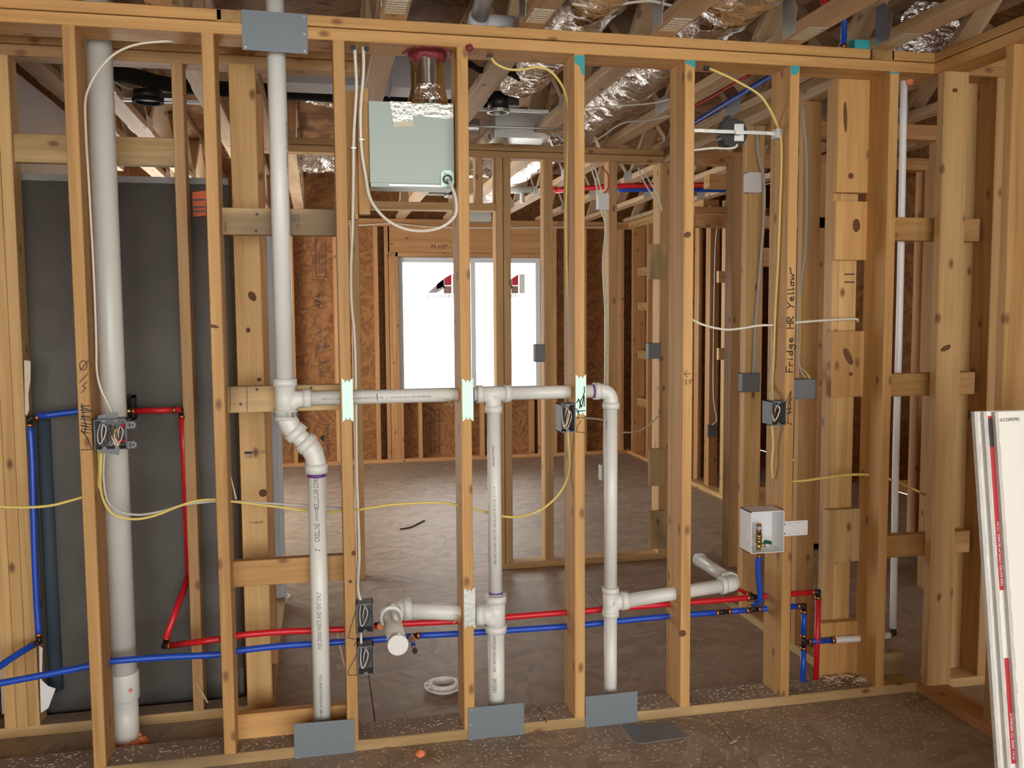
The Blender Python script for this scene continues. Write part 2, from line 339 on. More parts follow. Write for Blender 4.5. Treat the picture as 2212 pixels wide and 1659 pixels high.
# nailers beside the hood
bb(wf, 'nailer', P(746, 300, .1).x, P(771, 300, .1).x, .1, .138, P(760, 473, .1).z, P(760, 197, .1).z, 'wood')
bb(wf, 'nailer', P(772, 300, .1).x, P(797, 300, .1).x, .085, .123, P(785, 464, .1).z, P(785, 193, .1).z, 'wood')
# blocking right of the last stud, in front of the white pipe
for v0 in (470, 806, 1153):
    z1 = P(1990, v0, .05).z; bb(wf, 'blocking', 4*S16+ST, 2.07, .05, .088, z1-.089, z1, 'wood')
bb(wf, 'backing_board', 1.945, 2.085, .10, .138, ST, H1, 'wood_pale'); bb(wf, 'stud', 2.085, 2.123, 0, .14, ST, H1, 'wood_rear')
bb(wf, 'bottom_plate', 1.93, 3.2, 0, .14, 0, ST, 'wood_stained'); bb(wf, 'top_plate', 1.93, 3.2, 0, .14, H1, H1+ST); bb(wf, 'top_plate', 1.93, 3.2, 0, .14, H1+ST, H2)
for x in (2.44, 2.85): bb(wf, 'stud', x, x+ST, 0, .14, ST, H1, 'wood_rear')
bb(wf, 'blocking', 4*S16+ST, 1.81, .09, .128, ST, ST+.089, 'wood_stained')
# ---- corner wall coming toward the camera
wc = empty('wall_right', (1.87, -1, 0), 'stud wall meeting the front wall at the right corner', kind='structure')
bb(wc, 'bottom_plate', 1.81, 1.92, -3., -.001, 0, ST, 'wood_red')
bb(wc, 'top_plate', 1.81, 1.93, -3., -.001, H1, H1+ST); bb(wc, 'top_plate', 1.81, 1.93, -3., -.001, H1+ST+.0035, H2)
bb(wc, 'stud', 1.825, 1.93, -.04, -.002, ST, H1, 'wood_pale')
for y in (-.383, -.79, -1.196, -1.6): bb(wc, 'stud', 1.825, 1.93, y, y+ST, ST, H1, 'wood')
# ---- unseen side walls added around the camera to cut sky light from behind
wn = empty('wall_near_left_added', (-4.19, -3.6, 0), 'unseen plain side wall added to limit daylight in the near room', kind='structure'); MB().box(-4.2, -4.188, -7.4, .1, 0, 2.875).build('sheathing_panel', 'osb_side', wn); MB().box(-4.2, -2.35, .1, .112, 0, 2.875).build('sheathing_panel', 'osb_wall', wn)
wn = empty('wall_near_right_added', (5.39, -3.6, 0), 'unseen plain side wall added beyond the corner wall to limit daylight', kind='structure'); MB().box(5.388, 5.4, -7.4, .1, 0, 2.875).build('sheathing_panel', 'osb_side', wn); MB().box(4.26, 5.4, .1, .112, 0, 2.875).build('sheathing_panel', 'osb_wall', wn)
# ---- shower wall
wsW = empty('wall_shower', (-1.2, .42, 0), 'inner stud wall in front of the grey shower unit', kind='structure')
YS = .375
bb(wsW, 'bottom_plate', -2.3, -.665, YS, YS+.089, 0, ST, 'wood_stained')
bb(wsW, 'top_plate', -2.3, -.30, YS, YS+.089, H1, H1+ST, 'wood_rear'); bb(wsW, 'top_plate', -2.3, -.30, YS, YS+.089, H1+ST+.003, H2, 'wood_rear')
xt = P(404, 800, YS); bb(wsW, 'stud', xt.x-.019, xt.x+.019, YS, YS+.089, ST, H1, 'wood_rear')
x0 = P(30, 800, YS).x
bb(wsW, 'stud', x0-.010, x0+.028, YS, YS+.089, ST, H1, 'wood_pale'); bb(wsW, 'stud', x0-.049, x0-.011, YS, YS+.089, ST, H1, 'wood_pale'); bb(wsW, 'stud', x0-.088, x0-.050, YS, YS+.089, ST, H1, 'wood_pale')
z1 = P(200, 288, YS-.02).z; bb(wsW, 'blocking', P(6, 315, YS).x, P(382, 320, YS).x, YS+.02, YS+.058, z1-.098, z1, 'wood_stained')
# wide flat stud that ends the shower, and the wall running back from it
wt = empty('wall_shower_end', (-.71, 1, 0), 'stud wall running back beside the shower', kind='structure')
bb(wt, 'stud', -.763, -.672, YS-.03, YS+.008, ST, H1, 'wood_pale')
for y in (.78,): bb(wt, 'stud', -.763, -.672, y, y+ST, ST, H1, 'wood_red')
bb(wt, 'bottom_plate', -.763, -.672, .47, 1.7, 0, ST, 'wood_rear'); bb(wt, 'top_plate', -.763, -.672, -.0, 2.06, H2-.0375, H2-.0005, 'wood_end')
bb(wt, 'top_plate', -.763, -.672, .47, 2.06, H1, H1+ST, 'wood_rear')
# ---- left outside wall behind the shower with its grey sheet
wl = empty('wall_left', (-1.64, 2, 0), 'outside wall at left lined with a grey plastic sheet', kind='structure')
b = MB(); n = 14; vs = []
for i in range(n+1):
    for j in range(n+1):
        y = .48+1.5*i/n; z = .05+2.40*j/n; vs.append((-1.6+.012*noise.noise((y*5, z*5, 0))+.006*noise.noise((y*19, z*3, 4)), y, z))
b.add(vs, [(i*(n+1)+j, (i+1)*(n+1)+j, (i+1)*(n+1)+j+1, i*(n+1)+j+1) for i in range(n) for j in range(n)], True)
b.box(-1.64, -1.63, .48, 1.98, .05, 2.45); b.build('plastic_sheet', 'sheet_grey', wl)
bb(wl, 'top_plate', -1.73, -1.61, .47, 2.9, H1, H2, 'wood_joist')
MB().box(-1.75, -1.735, .47, 2.6, 0, 2.87).build('sheathing', 'osb_side', wl); MB().box(-1.75, -1.735, 5.2, 6.2, 0, 2.87).build('sheathing', 'osb_side', wl)
MB().box(-1.75, -1.735, 2.6, 5.2, 2.3, 2.87).build('sheathing', 'osb_side', wl)
MB().box(-2.35, -2.32, -.1, .6, 0, 2.87).build('sheathing', 'osb_side', wl)
MB().box(-2.35, -1.74, .60, .62, 0, 2.87).build('sheathing', 'osb_wall', wl)
# ---- middle wall with the wide opening
wm = empty('wall_middle', (.6, 2.1, 0), 'stud wall with a wide cased opening between the bath and the far room', kind='structure')
YM = 2.06; YM2 = YM+.089
bb(wm, 'top_plate', -.76, 1.62, YM, YM2, H1, H1+ST, 'wood_rear'); bb(wm, 'top_plate', -.76, 1.62, YM, YM2, H1+ST+.003, H2, 'wood_rear')
def ms(wall, u0, u1, v, Y, z0=ST, z1=H1, mat='wood_rear', dp=.089, nm='stud'):
    return bb(wall, nm, P(u0, v, Y).x, P(u1, v, Y).x, Y, Y+dp, z0, z1, mat)
zh = P(900, 436, YM).z
ms(wm, 765, 783, 900, YM, 0.0)
ms(wm, 1072, 1088, 700, YM); ms(wm, 1089, 1105, 700, YM)
bb(wm, 'header', P(795, 440, YM).x, P(1072, 440, YM).x, YM, YM2, zh-.042, zh, 'wood_rear')
for u in (866, 1027): ms(wm, u, u+16, 380, YM, zh)
ms(wm, 1176, 1195, 700, YM); ms(wm, 1315, 1333, 600, YM)
bb(wm, 'bottom_plate', P(1072, 1200, YM).x, 1.60, YM, YM2, 0, ST, 'wood_rear')
ms(wm, 1425, 1447, 700, YM, mat='wood_rear', dp=.12)
for v0, v1 in ((527, 603), (970, 1050), (1105, 1186)):
    bb(wm, 'block', P(1405, v0, YM-.05).x, P(1440, v0, YM-.05).x, YM-.05, YM-.012, P(1420, v1, YM-.05).z, P(1420, v0, YM-.05).z, 'wood_stained')
# ---- inner wall running back on the right
wi = empty('wall_inner_right', (1.6, 1, 0), 'stud wall running back beside the refrigerator space', kind='structure')
XI = 1.55
bb(wi, 'bottom_plate', XI, XI+.089, .145, 1.22, 0, ST, 'wood_stained')
bb(wi, 'top_plate', XI, XI+.089, .145, YM-.002, H1, H1+ST, 'wood_joist'); bb(wi, 'top_plate', XI, XI+.089, -.0, YM-.002, H2-.0375, H2-.0005, 'wood_end')
yB = PX(1609, 800, XI).y; yC = PX(1725, 800, XI).y
bb(wi, 'stud', XI, XI+.089, yB, yB+ST, ST, H1, 'wood_pale'); bb(wi, 'stud', XI+.004, XI+.089, yC, yC+ST, ST, H1, 'wood_rear')
bb(wi, 'stud', XI+.05, XI+.14, yB+.12, yB+.158, ST, H1, 'wood_red')
for v0 in (520, 1090): bb(wi, 'blocking', XI+.0895, XI+.19, yB, yB+.038, P(1660, v0+45, .6).z, P(1660, v0, .6).z, 'wood_red')
# end post against the front wall with its pads
bb(wi, 'stud', 1.535, 1.612, .165, .203, ST, H1, 'wood_pale'); bb(wi, 'stud', 1.505, 1.534, .165, .225, ST, H1, 'wood_rear')
for u0, u1, v0, v1, m in ((1810, 1884, 166, 415, 'wood'), (1805, 1878, 434, 561, 'wood'), (1797, 1874, 716, 858, 'wood'), (1788, 1861, 1103, 1216, 'wood_stained'), (1768, 1856, 1348, 1476, 'wood')):
    Yb = .126; bb(wi, 'pad', P(u0, (v0+v1)/2, Yb).x, P(u1, (v0+v1)/2, Yb).x, Yb, Yb+.038, P(u0, v1, Yb).z, min(H1-.001, P(u0, v0, Yb).z), m)
# ---- far room walls
wb = empty('wall_back', (1, 6.17, 0), 'far outside wall of studs and orange strand board around the window', kind='structure')
YF = 6.1; YO = YF+.14
WX0, WX1 = P(862, 700, YF).x, P(1170, 700, YF).x; WZ0, WZ1 = P(1000, 848, YF).z, P(1000, 556, YF).z
for x0_, x1_, z0_, z1_ in ((-1.75, -.52, 0, 2.875), (-.5205, WX0, 0, 2.875), (WX0, WX1, 0, WZ0), (WX0, WX1, WZ1, 2.875), (WX1, 2.55, 0, 2.875), (2.5495, 4.4, 0, 2.875)):
    MB().box(x0_, x1_, YO, YO+.012, z0_, z1_).build('sheathing_panel', 'osb_wall', wb)
bb(wb, 'bottom_plate', -1.7, 4.3, YF, YO, 0, ST, 'wood_red')
bb(wb, 'top_plate', -1.7, 4.3, YF, YO, H1, H1+ST, 'wood_red'); bb(wb, 'top_plate', -1.7, 4.3, YF, YO, H1+ST, H2, 'wood_red')
def fs(u0, u1, v=700, z0=ST, z1=H1, mat='wood_red', y0=YF): bb(wb, 'stud', P(u0, v, y0).x, P(u1, v, y0).x, y0, YO, z0, z1, mat)
zhd = P(1000, 546, YF).z
for u in (628, 722): fs(u, u+9)
fs(810, 819); fs(833, 841)
fs(842, 849, z1=zhd); fs(849, 856, z1=zhd); fs(856, 862, z1=zhd)
fs(1171, 1178, z1=zhd); fs(1196, 1203); fs(1260, 1268); fs(1340, 1348)
bb(wb, 'header', P(841, 520, YF).x, P(1196, 520, YF).x, YF, YF+.04, zhd+.002, H1, 'wood_red')
bb(wb, 'header_plate', P(841, 550, YF).x, P(1180, 550, YF).x, YF, YO, WZ1+.004, zhd, 'wood_red')
bb(wb, 'sill', WX0-.03, WX1+.03, YF, YO, WZ0-.05, WZ0-.006, 'wood_red')
for u in (866, 906, 990, 1040, 1148, 1163): fs(u, u+7, 930, ST, WZ0-.05)
wr = empty('wall_far_right', (2.9, 5, 0), 'far room side wall of studs with blocking', kind='structure')
XR = P(1357, 700, YF).x
bb(wr, 'top_plate', XR, XR+.14, 4.2, YF-.002, H1, H1+ST, 'wood_pale'); bb(wr, 'top_plate', XR, XR+.14, 4.2, YF-.002, H1+ST, H2, 'wood_pale'); bb(wr, 'bottom_plate', XR, XR+.14, 4.6, YF-.002, 0, ST, 'wood_red')
for y in (6.0, 5.55, 5.05, 4.62): bb(wr, 'stud', XR, XR+.14, y-.038, y, ST, H1, 'wood_red')
for z in (1.98, 1.62, 1.12, .62): bb(wr, 'blocking', XR+.05, XR+.14, 5.56, 5.95, z-.089, z, 'wood_rear')
bb(wr, 'blocking', XR, XR+.089, 4.63, 5.5, 2.0, 2.038, 'wood_pale')
MB().box(XR+.145, XR+.157, 4.55, YF, 0, 2.87).build('sheathing_panel', 'osb_side', wr)
# ---- hall beyond the opening on the right
whl = empty('wall_hall', (2.6, 2.3, 0), 'open stud walls of the hall beyond the doorway', kind='structure')
def hs(u0, u1, v, Y, z0=0, z1=H1, mat='wood_red', dp=.089, nm='stud'): return ms(whl, u0, u1, v, Y, z0, z1, mat, dp, nm)
hs(1577, 1596, 900, 1.80, mat='wood_rear'); hs(1596, 1609, 900, 1.80, mat='wood_red', dp=.14)
hs(1533, 1578, 360, 2.4, P(1550, 405, 2.4).z, H1, 'wood')
hs(1508, 1514, 800, 4.3, mat='wood_red'); hs(1532, 1552, 800, 4.0, mat='wood_red'); hs(1567, 1576, 800, 3.6, mat='wood_pale')
bb(whl, 'header', P(1500, 455, 3.6).x, 3.6, 3.6, 3.69, P(1500, 462, 3.6).z, P(1500, 446, 3.6).z, 'wood_red')
for v0 in (586, 752): bb(whl, 'block', P(1548, v0, 3.6).x, P(1576, v0, 3.6).x, 3.56, 3.598, P(1550, v0+25, 3.6).z, P(1550, v0, 3.6).z, 'wood_pale')
beam(whl, 'bottom_plate', PX(1497, 1040, 2.74)-Vector((0, 0, 0)), Vector((2.74, 3.35, .02)), .1, .04, 'wood_pale')
# rear walls seen through the right bays
hs(1746, 1757, 800, 2.05, mat='wood_joist'); hs(1760, 1776, 800, 2.05); hs(1776, 1800, 800, 2.05, dp=.12); hs(1800, 1812, 800, 2.05, mat='wood_red')
bb(whl, 'top_plate', 1.75, 4.2, 2.05, 2.14, H1, H1+ST, 'wood_red'); bb(whl, 'top_plate', 1.75, 4.2, 2.05, 2.14, H1+ST, H2, 'wood_red')
bb(whl, 'header', 1.75, 4.2, 2.05, 2.14, 2.02, 2.09, 'wood_red')
bb(whl, 'bottom_plate', P(1745, 1180, 2.05).x, 4.2, 2.05, 2.14, 0, ST, 'wood_red')
bb(whl, 'top_plate', 1.75, 4.2, 1.15, 1.24, H1, H2, 'wood_red')
for x in (2.95, 3.02, 3.12, 3.3, 3.36, 3.55, 3.75): bb(whl, 'stud', x, x+ST, 2.05, 2.14, ST, H1, 'wood_red')
for x in (2.72, 2.9, 3.1): bb(whl, 'stud', x, x+ST, 1.15, 1.24, 0, H1, 'wood_rear')
MB().box(2.75, 4.3, 2.6, 2.612, 0.3, 2.87).build('sheathing_panel', 'osb_wall', whl)
MB().box(4.25, 4.262, -3, 6.2, 0, 2.87).build('sheathing_panel', 'osb_side', whl)  # right outer wall, added to block sky light behind the bays
MB().box(2.7, 4.3, .8, .812, 0, 1.0).build('sheathing_panel', 'osb_wall', whl)

# ============================================================ ROOF/FLOOR TRUSSES
def truss(xc, y0, y1, zone, k, ph=0.):
    t = empty('floor_truss', (xc, y0, H2), f'open web wood truss {zone}', 'truss', 'parallel floor trusses under the deck')
    zc = H2+.001; m = 'wood_joist'
    bb(t, 'bottom_chord', xc-.0445, xc+.0445, y0, y1, zc, zc+ST, m); bb(t, 'top_chord', xc-.0445, xc+.0445, y0, y1, 2.872-ST, 2.872, m)
    y = y0+.15+ph; s = 0
    while y+.42 < y1:
        a, c = (zc+ST, 2.872-ST) if s % 2 == 0 else (2.872-ST, zc+ST)
        beam(t, 'web', (xc, y, a), (xc, y+.40, c), .089, ST, m)
        zz = zc if s % 2 == 0 else 2.80
        for sx in (-1, 1):
            MB().box(xc+sx*.0455-.0008, xc+sx*.0455+.0008, y-.10, y+.06, zz, zz+.07).build('connector_plate', 'galvanized', t)
        y += .44; s += 1
    return t
NEAR = (-2.05, -1.53, -1.353, -.93, -.21, .255, .725, 1.215, 1.585, 2.05, 2.5, 3.0, 3.5)
zones = ['past the grey plastic sheet', 'along the top of the grey plastic sheet', 'over the grey shower unit', 'between the shower and the white vent pipe', 'left of the metal hood duct', 'right of the metal hood duct', 'between the two foil ducts', 'right of the wide foil duct', 'at the teal painted block', 'over the corner wall', 'just past the corner wall', 'over the right bays', 'farthest past the corner wall']
TR = {}
for x, zn in zip(NEAR, zones):
    TR[x] = truss(x, -3.4, 6.2 if x < -.8 else 2.1, zn, 0)
for x, zn in zip((-.62, -.13, .36, .84, 1.32, 1.80, 2.28, 2.76), ['at the side window end of the far room', 'left of the far window', 'over the left edge of the far window', 'over the left sash of the far window', 'over the right sash of the far window', 'over the right edge of the far window', 'right of the far window', 'beside the far room side wall']):
    truss(x, 2.16, 6.2, zn, 1, .1)
# dotted plates pressed on the chord undersides near the front wall
for x in (-.21, .255, .725, 1.215, 1.585):
    b = MB(); b.box(x-.036, x+.036, -.19, -.05, H2-.0005, H2+.001); o = b.build('underside_plate', 'galvanized', TR[x])
    b = MB()
    for i in range(6):
        for j in range(9): b.box(x-.03+j*.007, x-.026+j*.007, -.18+i*.022, -.174+i*.022, H2-.0012, H2-.0004)
    b.build('plate_teeth', 'galvanized', o)
    b = MB(); b.prism([(x-.047, -.03, H2+.001), (x-.047, -.12, H2+.001), (x-.047, -.13, H2+.09), (x-.047, -.08, H2+.14), (x-.047, -.03, H2+.14)], (.0015, 0, 0)); b.build('side_plate', 'galvanized', TR[x])
tag(bb(None, 'teal_block', P(1848, 90, 0).x, P(1893, 90, 0).x, .005, .043, H2, H2+.034, 'paint_teal'), 'small block painted teal standing on the top plate', 'wood block')


# ============================================================ WINDOW
win = empty('window_1', (WX0+(WX1-WX0)/2, YF+.05, WZ0), 'white vinyl double window blown out by daylight', kind='structure')
yw0, yw1 = YF+.05, YF+.12; fw = .05; xm = P(1028, 700, YF).x
for x0, x1, z0, z1 in ((WX0, WX0+fw, WZ0, WZ1), (WX1-fw, WX1, WZ0, WZ1), (WX0+fw, WX1-fw, WZ1-fw, WZ1), (WX0+fw, WX1-fw, WZ0, WZ0+fw)):
    bb(win, 'frame', x0, x1, yw0, yw1, z0, z1, 'vinyl')
bb(win, 'mullion', xm-.04, xm+.01, yw0+.005, yw1-.005, WZ0+fw, WZ1-fw, 'vinyl')
for x0, x1 in ((WX0+fw, xm-.04), (xm+.01, WX1-fw)):
    pn = MB().box(x0, x1, yw0+.03, yw0+.034, WZ0+fw, WZ1-fw).build('pane', 'glass', win)
    yy = yw0+.029; c = .64
    def q(fx, fz): return (x0+(x1-x0)*fx, yy, WZ1-fw-(WZ1-WZ0-2*fw)*fz)
    for poly, m in (([(.36, .24), (.62, .12), (.62, .2), (.5, .24)], 'sticker_grey'), ([(.5, .17), (.6, .13), (.6, .19), (.5, .21)], 'sticker_red'), ([(.62, .12), (.72, .09), (.72, .18), (.62, .18)], 'sticker_red'), ([(.6, .185), (.72, .185), (.72, .245), (.6, .245)], 'sticker_brown'), ([(.735, .09), (.83, .09), (.83, .245), (.735, .245)], 'white_plastic')):
        MB().prism([q(*p) for p in poly], (0, -.0008, 0)).build('sticker', m, pn)
    text_flat('sticker_lettering', 'HARVEY', (q(.74, .30)[0], yy-.0035, q(.7, .285)[2]), (-1, 0, 0), (0, 0, 1), .075, 'sticker_text', pn)
# ============================================================ PLUMBING: drains and vents
def cyl(parent, name, a, b, r, mat='pvc', n=24, **k):
    return MB().tube([a, b], r, n).build(name, mat, parent, **k)
def hubring(b, c, d, r, L): b.tube([Vector(c)-Vector(d).normalized()*L/2, Vector(c)+Vector(d).normalized()*L/2], r, 24)
def arc(c, d1, d2, R, n=8):
    """points of a bend at corner c from leg d1 to leg d2 (unit vectors away from the corner)"""
    d1, d2 = Vector(d1).normalized(), Vector(d2).normalized(); out = []; c = Vector(c)
    for i in range(n+1):
        t = i/n; out.append(c+d1*R*(1-t)**2+d2*R*t**2)
    return out
def elbow(parent, c, d1, d2, r, R, name='elbow_fitting', mat='pvc'):
    b = MB(); pts = arc(c, d1, d2, R, 10); b.tube(pts, r*1.14, 24)
    for p, d in ((pts[0], d1), (pts[-1], d2)): hubring(b, Vector(p)+Vector(d).normalized()*r*.35, d, r*1.3, r*.95)
    return b.build(name, mat, parent)
def tee(parent, c, ax, br, r, rb, sweep=None, L=None, LB=None, name='tee_fitting', mat='pvc'):
    c, ax, br = Vector(c), Vector(ax).normalized(), Vector(br).normalized(); L = L or r*2.1; LB = LB or r*2.4; b = MB()
    b.tube([c-ax*L, c+ax*L], r*1.14, 24); hubring(b, c-ax*L, ax, r*1.3, r*.9); hubring(b, c+ax*L, ax, r*1.3, r*.9)
    if sweep is not None: b.tube(arc(c-br*r*.1, br, sweep, LB, 8), rb*1.12, 20)
    b.tube([c, c+br*LB], rb*1.12, 20); hubring(b, c+br*LB, br, rb*1.3, rb*1.1)
    return b.build(name, mat, parent)
R2, R15, R3 = .0302, .0242, .0445
YP = .07
dwv = empty('drain_vent_piping', P(690, 1556, YP), 'white plastic drain and vent piping running through the studs', 'pipe')
# main two inch stack
xS = P(612, 700, YP).x; zT = P(616, 862, YP).z
xL = P(688, 1200, YP).x
p = cyl(dwv, 'pipe', (xS, YP, zT+.04), (xS, YP, 2.70), R2)
text_cyl('pipe_print', "2'  CRESLINE  CELLULAR CORE", (xS, YP, zT+.75), (0, 0, 1), (.9, -.5, 0), R2, .012, 'ink_print', p)
tee(dwv, (xS, YP, zT), (0, 0, 1), (1, 0, 0), R2, R15, sweep=(0, 0, -1), L=.056, LB=.072)
c1 = P(618.5, 914, YP); c1.x = xS; c2 = P(685.5, 980, YP); c2.x = xL; dg_ = (c2-c1).normalized(); zB = P(686, 1012, YP).z
b = MB(); b.tube(arc(c1, (0, 0, 1), dg_, .045, 8), R2*1.14, 24); hubring(b, c1+Vector((0, 0, .034)), (0, 0, 1), R2*1.3, .024); hubring(b, c1+dg_*.046, dg_, R2*1.3, .03); b.build('elbow_fitting', 'pvc', dwv)
b = MB(); b.tube(arc(c2, -dg_, (0, 0, -1), .045, 8), R2*1.14, 24); hubring(b, c2-dg_*.048, dg_, R2*1.3, .03); hubring(b, c2-Vector((0, 0, .05)), (0, 0, 1), R2*1.3, .032); b.build('elbow_fitting', 'pvc', dwv)
cyl(dwv, 'pipe', c1+dg_*.03, c2-dg_*.03, R2)
p = cyl(dwv, 'pipe', (xL, YP, zB), (xL, YP, -.02), R2)
b = MB(); hubring(b, (xL, YP, zB-.022), (0, 0, 1), R2*1.02, .012); b.build('primer_band', 'primer', p)
fc = (-.1, -1, 0)
text_cyl('pipe_print', 'CELLULAR CORE PVC', (xL, YP, P(688, 1095, YP).z), (0, 0, 1), fc, R2, .023, 'ink_print', p, .62)
text_cyl('pipe_print', 'COEXTRUDED', (xL, YP, P(688, 1122, YP).z), (0, 0, 1), fc, R2, .014, 'ink_print', p, .55)
text_cyl('pipe_print', 'CRESLINE', (xL, YP, P(688, 1166, YP).z), (0, 0, 1), fc, R2, .024, 'ink', p, .62)
text_cyl('pipe_print', '2"', (xL, YP, P(688, 1186, YP).z), (0, 0, 1), fc, R2, .022, 'ink_print', p, .6)
text_cyl('pipe_print', 'FOR DRAIN WASTE AND VENT ONLY', (xL, YP, P(688, 1396, YP).z), (0, 0, 1), fc, R2, .021, 'ink_print', p, .56)
text_cyl('pipe_print', 'ASTM F891-24 PPFA 81361S3KAP 223A', (xL, YP, P(688, 1552, YP).z), (0, 0, 1), fc, R2, .014, 'ink_print', p, .72)
# inch and a half vent line
zH = zT
xT2 = P(1066, 858, YP).x; xE = P(1320, 860, YP).x
p = cyl(dwv, 'pipe', (xS+.07, YP, zH), (xT2-.04, YP, zH), R15)
text_cyl('pipe_print', '4112 1-1/2"   COEXTRUDED CELLULAR CORE PVC-DWV PIPE   U.P. CODE ASTM F 891-24  NOT FOR PRESSURE', (P(697, 862, YP).x, YP, zH), (1, 0, 0), (0, -1, -.05), R15, .0105, 'ink_print', p, .72)
b = MB(); b.ribbon([(P(814, 850, YP-R15).x, YP-R15-.0005, zH+.012), (P(814, 850, YP-R15).x+.001, YP-R15-.0005, zH-.01)], .002, (0, -1, 0)); b.build('pencil_mark', 'ink', p)
tee(dwv, (xT2, YP, zH), (1, 0, 0), (0, 0, -1), R15, R15, sweep=(-1, 0, 0), L=.05, LB=.055)
b = MB(); hubring(b, (xT2-.075, YP, zH), (1, 0, 0), R15*1.03, .006); b.build('primer_band', 'primer', dwv)
cyl(dwv, 'pipe', (xT2+.04, YP, zH), (xE-.04, YP, zH), R15)
elbow(dwv, (xE, YP, zH), (-1, 0, 0), (0, 0, -1), R15, .046)
b = MB(); hubring(b, (xE-.07, YP, zH), (1, 0, 0), R15*1.03, .006); b.build('primer_band', 'primer', dwv)
# middle drop
zS1 = P(1072, 1322, YP).z; xM = P(1070, 1200, YP).x
p = cyl(dwv, 'pipe', (xT2, YP, zH-.05), (xM, YP, zS1+.05), R15)
text_cyl('pipe_print', 'CHARLOTTE PIPE', (xT2+.001, YP, P(1066, 960, YP).z), (0, 0, -1), (-.35, -1, 0), R15, .012, 'ink_print', p, .8)
text_cyl('pipe_print', '4112 1-1/2" IPS SCH 40 COEXTRUDED CELLULAR CORE PVC-DWV PIPE', (xM, YP, P(1066, 1048, YP).z), (0, 0, -1), (-.25, -1, 0), R15, .0125, 'ink_print', p, .72)
tee(dwv, (xM, YP, zS1-.005), (0, 0, 1), (-1, 0, 0), R2, R2*.98, sweep=(0, 0, -1), L=.055, LB=.062)
p = cyl(dwv, 'pipe', (xM, YP, zS1-.05), (xM, YP, -.02), R2)
text_cyl('pipe_print', 'COEXTRUDED CELLULAR CORE', (xM, YP, P(1070, 1362, YP).z), (0, 0, -1), (-.4, -1, 0), R2, .014, 'ink_print', p, .7)
text_cyl('pipe_print', 'CRESLINE', (xM, YP, P(1066, 1490, YP).z), (0, 0, 1), (-.45, -1, 0), R2, .02, 'ink', p, .62)
b = MB(); hubring(b, (xM, YP, zS1+.072), (0, 0, 1), R15*1.05, .006); b.build('primer_band', 'primer', dwv)
zArm = P(950, 1311, YP).z; xA = P(860, 1397, -.262).x
cyl(dwv, 'pipe', (xM-.05, YP, zS1), (xA+.03, YP, zArm), R2*.98)
elbow(dwv, (xA, YP, zArm), (1, 0, 0), (0, -1, 0), R2, .05)
cyl(dwv, 'pipe', (xA, YP-.04, zArm), (xA, -.245, zArm-.004), R2)
b = MB(); b.tube([(xA, -.24, zArm-.004), (xA, -.262, zArm-.004)], [R2*1.08, R2*1.08], 28); b.build('cap', 'pvc', dwv)
# right drop
zS2 = P(1319, 1300, YP).z; xR = P(1319, 1100, YP).x
p = cyl(dwv, 'pipe', (xE, YP, zH-.05), (xR, YP, zS2+.03), R15)
text_cyl('pipe_print', '1-1/2" PVC', (xR, YP, P(1310, 930, YP).z), (0, 0, 1), (-.9, -.6, 0), R15, .011, 'ink_print', p, .8)
tee(dwv, (xR, YP, zS2), (0, 0, 1), (1, 0, 0), R15, R15*1.08, sweep=(0, 0, -1), L=.045, LB=.052)
cyl(dwv, 'pipe', (xR, YP, zS2-.04), (xR, YP, -.02), R15)
xQ = P(1590, 1262, YP).x; zQ = P(1590, 1262, YP).z
cyl(dwv, 'pipe', (xR+.05, YP, zS2-.002), (xQ-.03, YP, zQ), R15*1.05)
elbow(dwv, (xQ, YP, zQ), (-1, 0, 0), (0, 1, 0), R15*1.05, .045)
cyl(dwv, 'pipe', (xQ, YP+.04, zQ), (xQ, .40, zQ+.004), R15*1.05)
b = MB(); b.tube([(xQ, .395, zQ+.004), (xQ, .415, zQ+.004)], R15*1.18, 24); b.build('cap', 'pvc', dwv)
# three inch stack at left
Y3 = .24; x3 = P(240, 800, Y3).x
s3 = empty('drain_stack', (x3, Y3, 0), 'thick white drain stack standing between the shower and the front wall', 'pipe')
cyl(s3, 'pipe', (x3, Y3, P(265, 1465, Y3).z), (x3, Y3, 2.68), R3, 'pvc', 32)
z3 = P(265, 1450, Y3).z; z3b = P(265, 1510, Y3).z
b = MB(); b.tube([(x3, Y3, z3), (x3, Y3, z3-.004), (x3, Y3, z3b+.004), (x3, Y3, z3b)], [R3*1.1, R3*1.14, R3*1.14, R3*1.06], 32); cp = b.build('coupling', 'pvc', s3)
b = MB(); hubring(b, P(282, 1492, Y3-.047), (.3, -1, 0), .006, .004); b.build('orange_sticker', 'foam_orange', cp)
cyl(s3, 'pipe', (x3, Y3, -.01), (x3, Y3, z3b+.003), R3, 'pvc', 32)
def blob(name, c, rx, ry, rz, mat, label=None, cat=None, parent=None, seed=0, n=12, amp=.3, f=30):
    vs = []; fs_ = []
    for i in range(n+1):
        a = math.pi*i/n
        for j in range(n*2):
            t = math.pi*j/n; d = Vector((math.sin(a)*math.cos(t), math.sin(a)*math.sin(t), math.cos(a))); k = 1+amp*noise.noise(d*2.2+Vector((seed, seed*.7, 0)))
            vs.append(Vector(c)+Vector((d.x*rx, d.y*ry, d.z*rz))*k)
    m = 2*n
    for i in range(n):
        for j in range(m): fs_.append((i*m+j, i*m+(j+1) % m, (i+1)*m+(j+1) % m, (i+1)*m+j))
    b = MB(); b.add(vs, fs_, True); return b.build(name, mat, parent, label, cat)
fo = empty('sealing_foam', (x3, Y3-.03, 0), 'orange sealing foam around the base of the drain stack', 'foam')
for i, (a, r) in enumerate(((-.3, .02), (-.9, .018), (-1.5, .014), (-2.2, .014), (-2.9, .016))):
    blob('foam_lump', (x3+math.cos(a)*.055, Y3+math.sin(a)*.055, .008), r*1.3, r, r, 'foam_orange', parent=fo, seed=i)
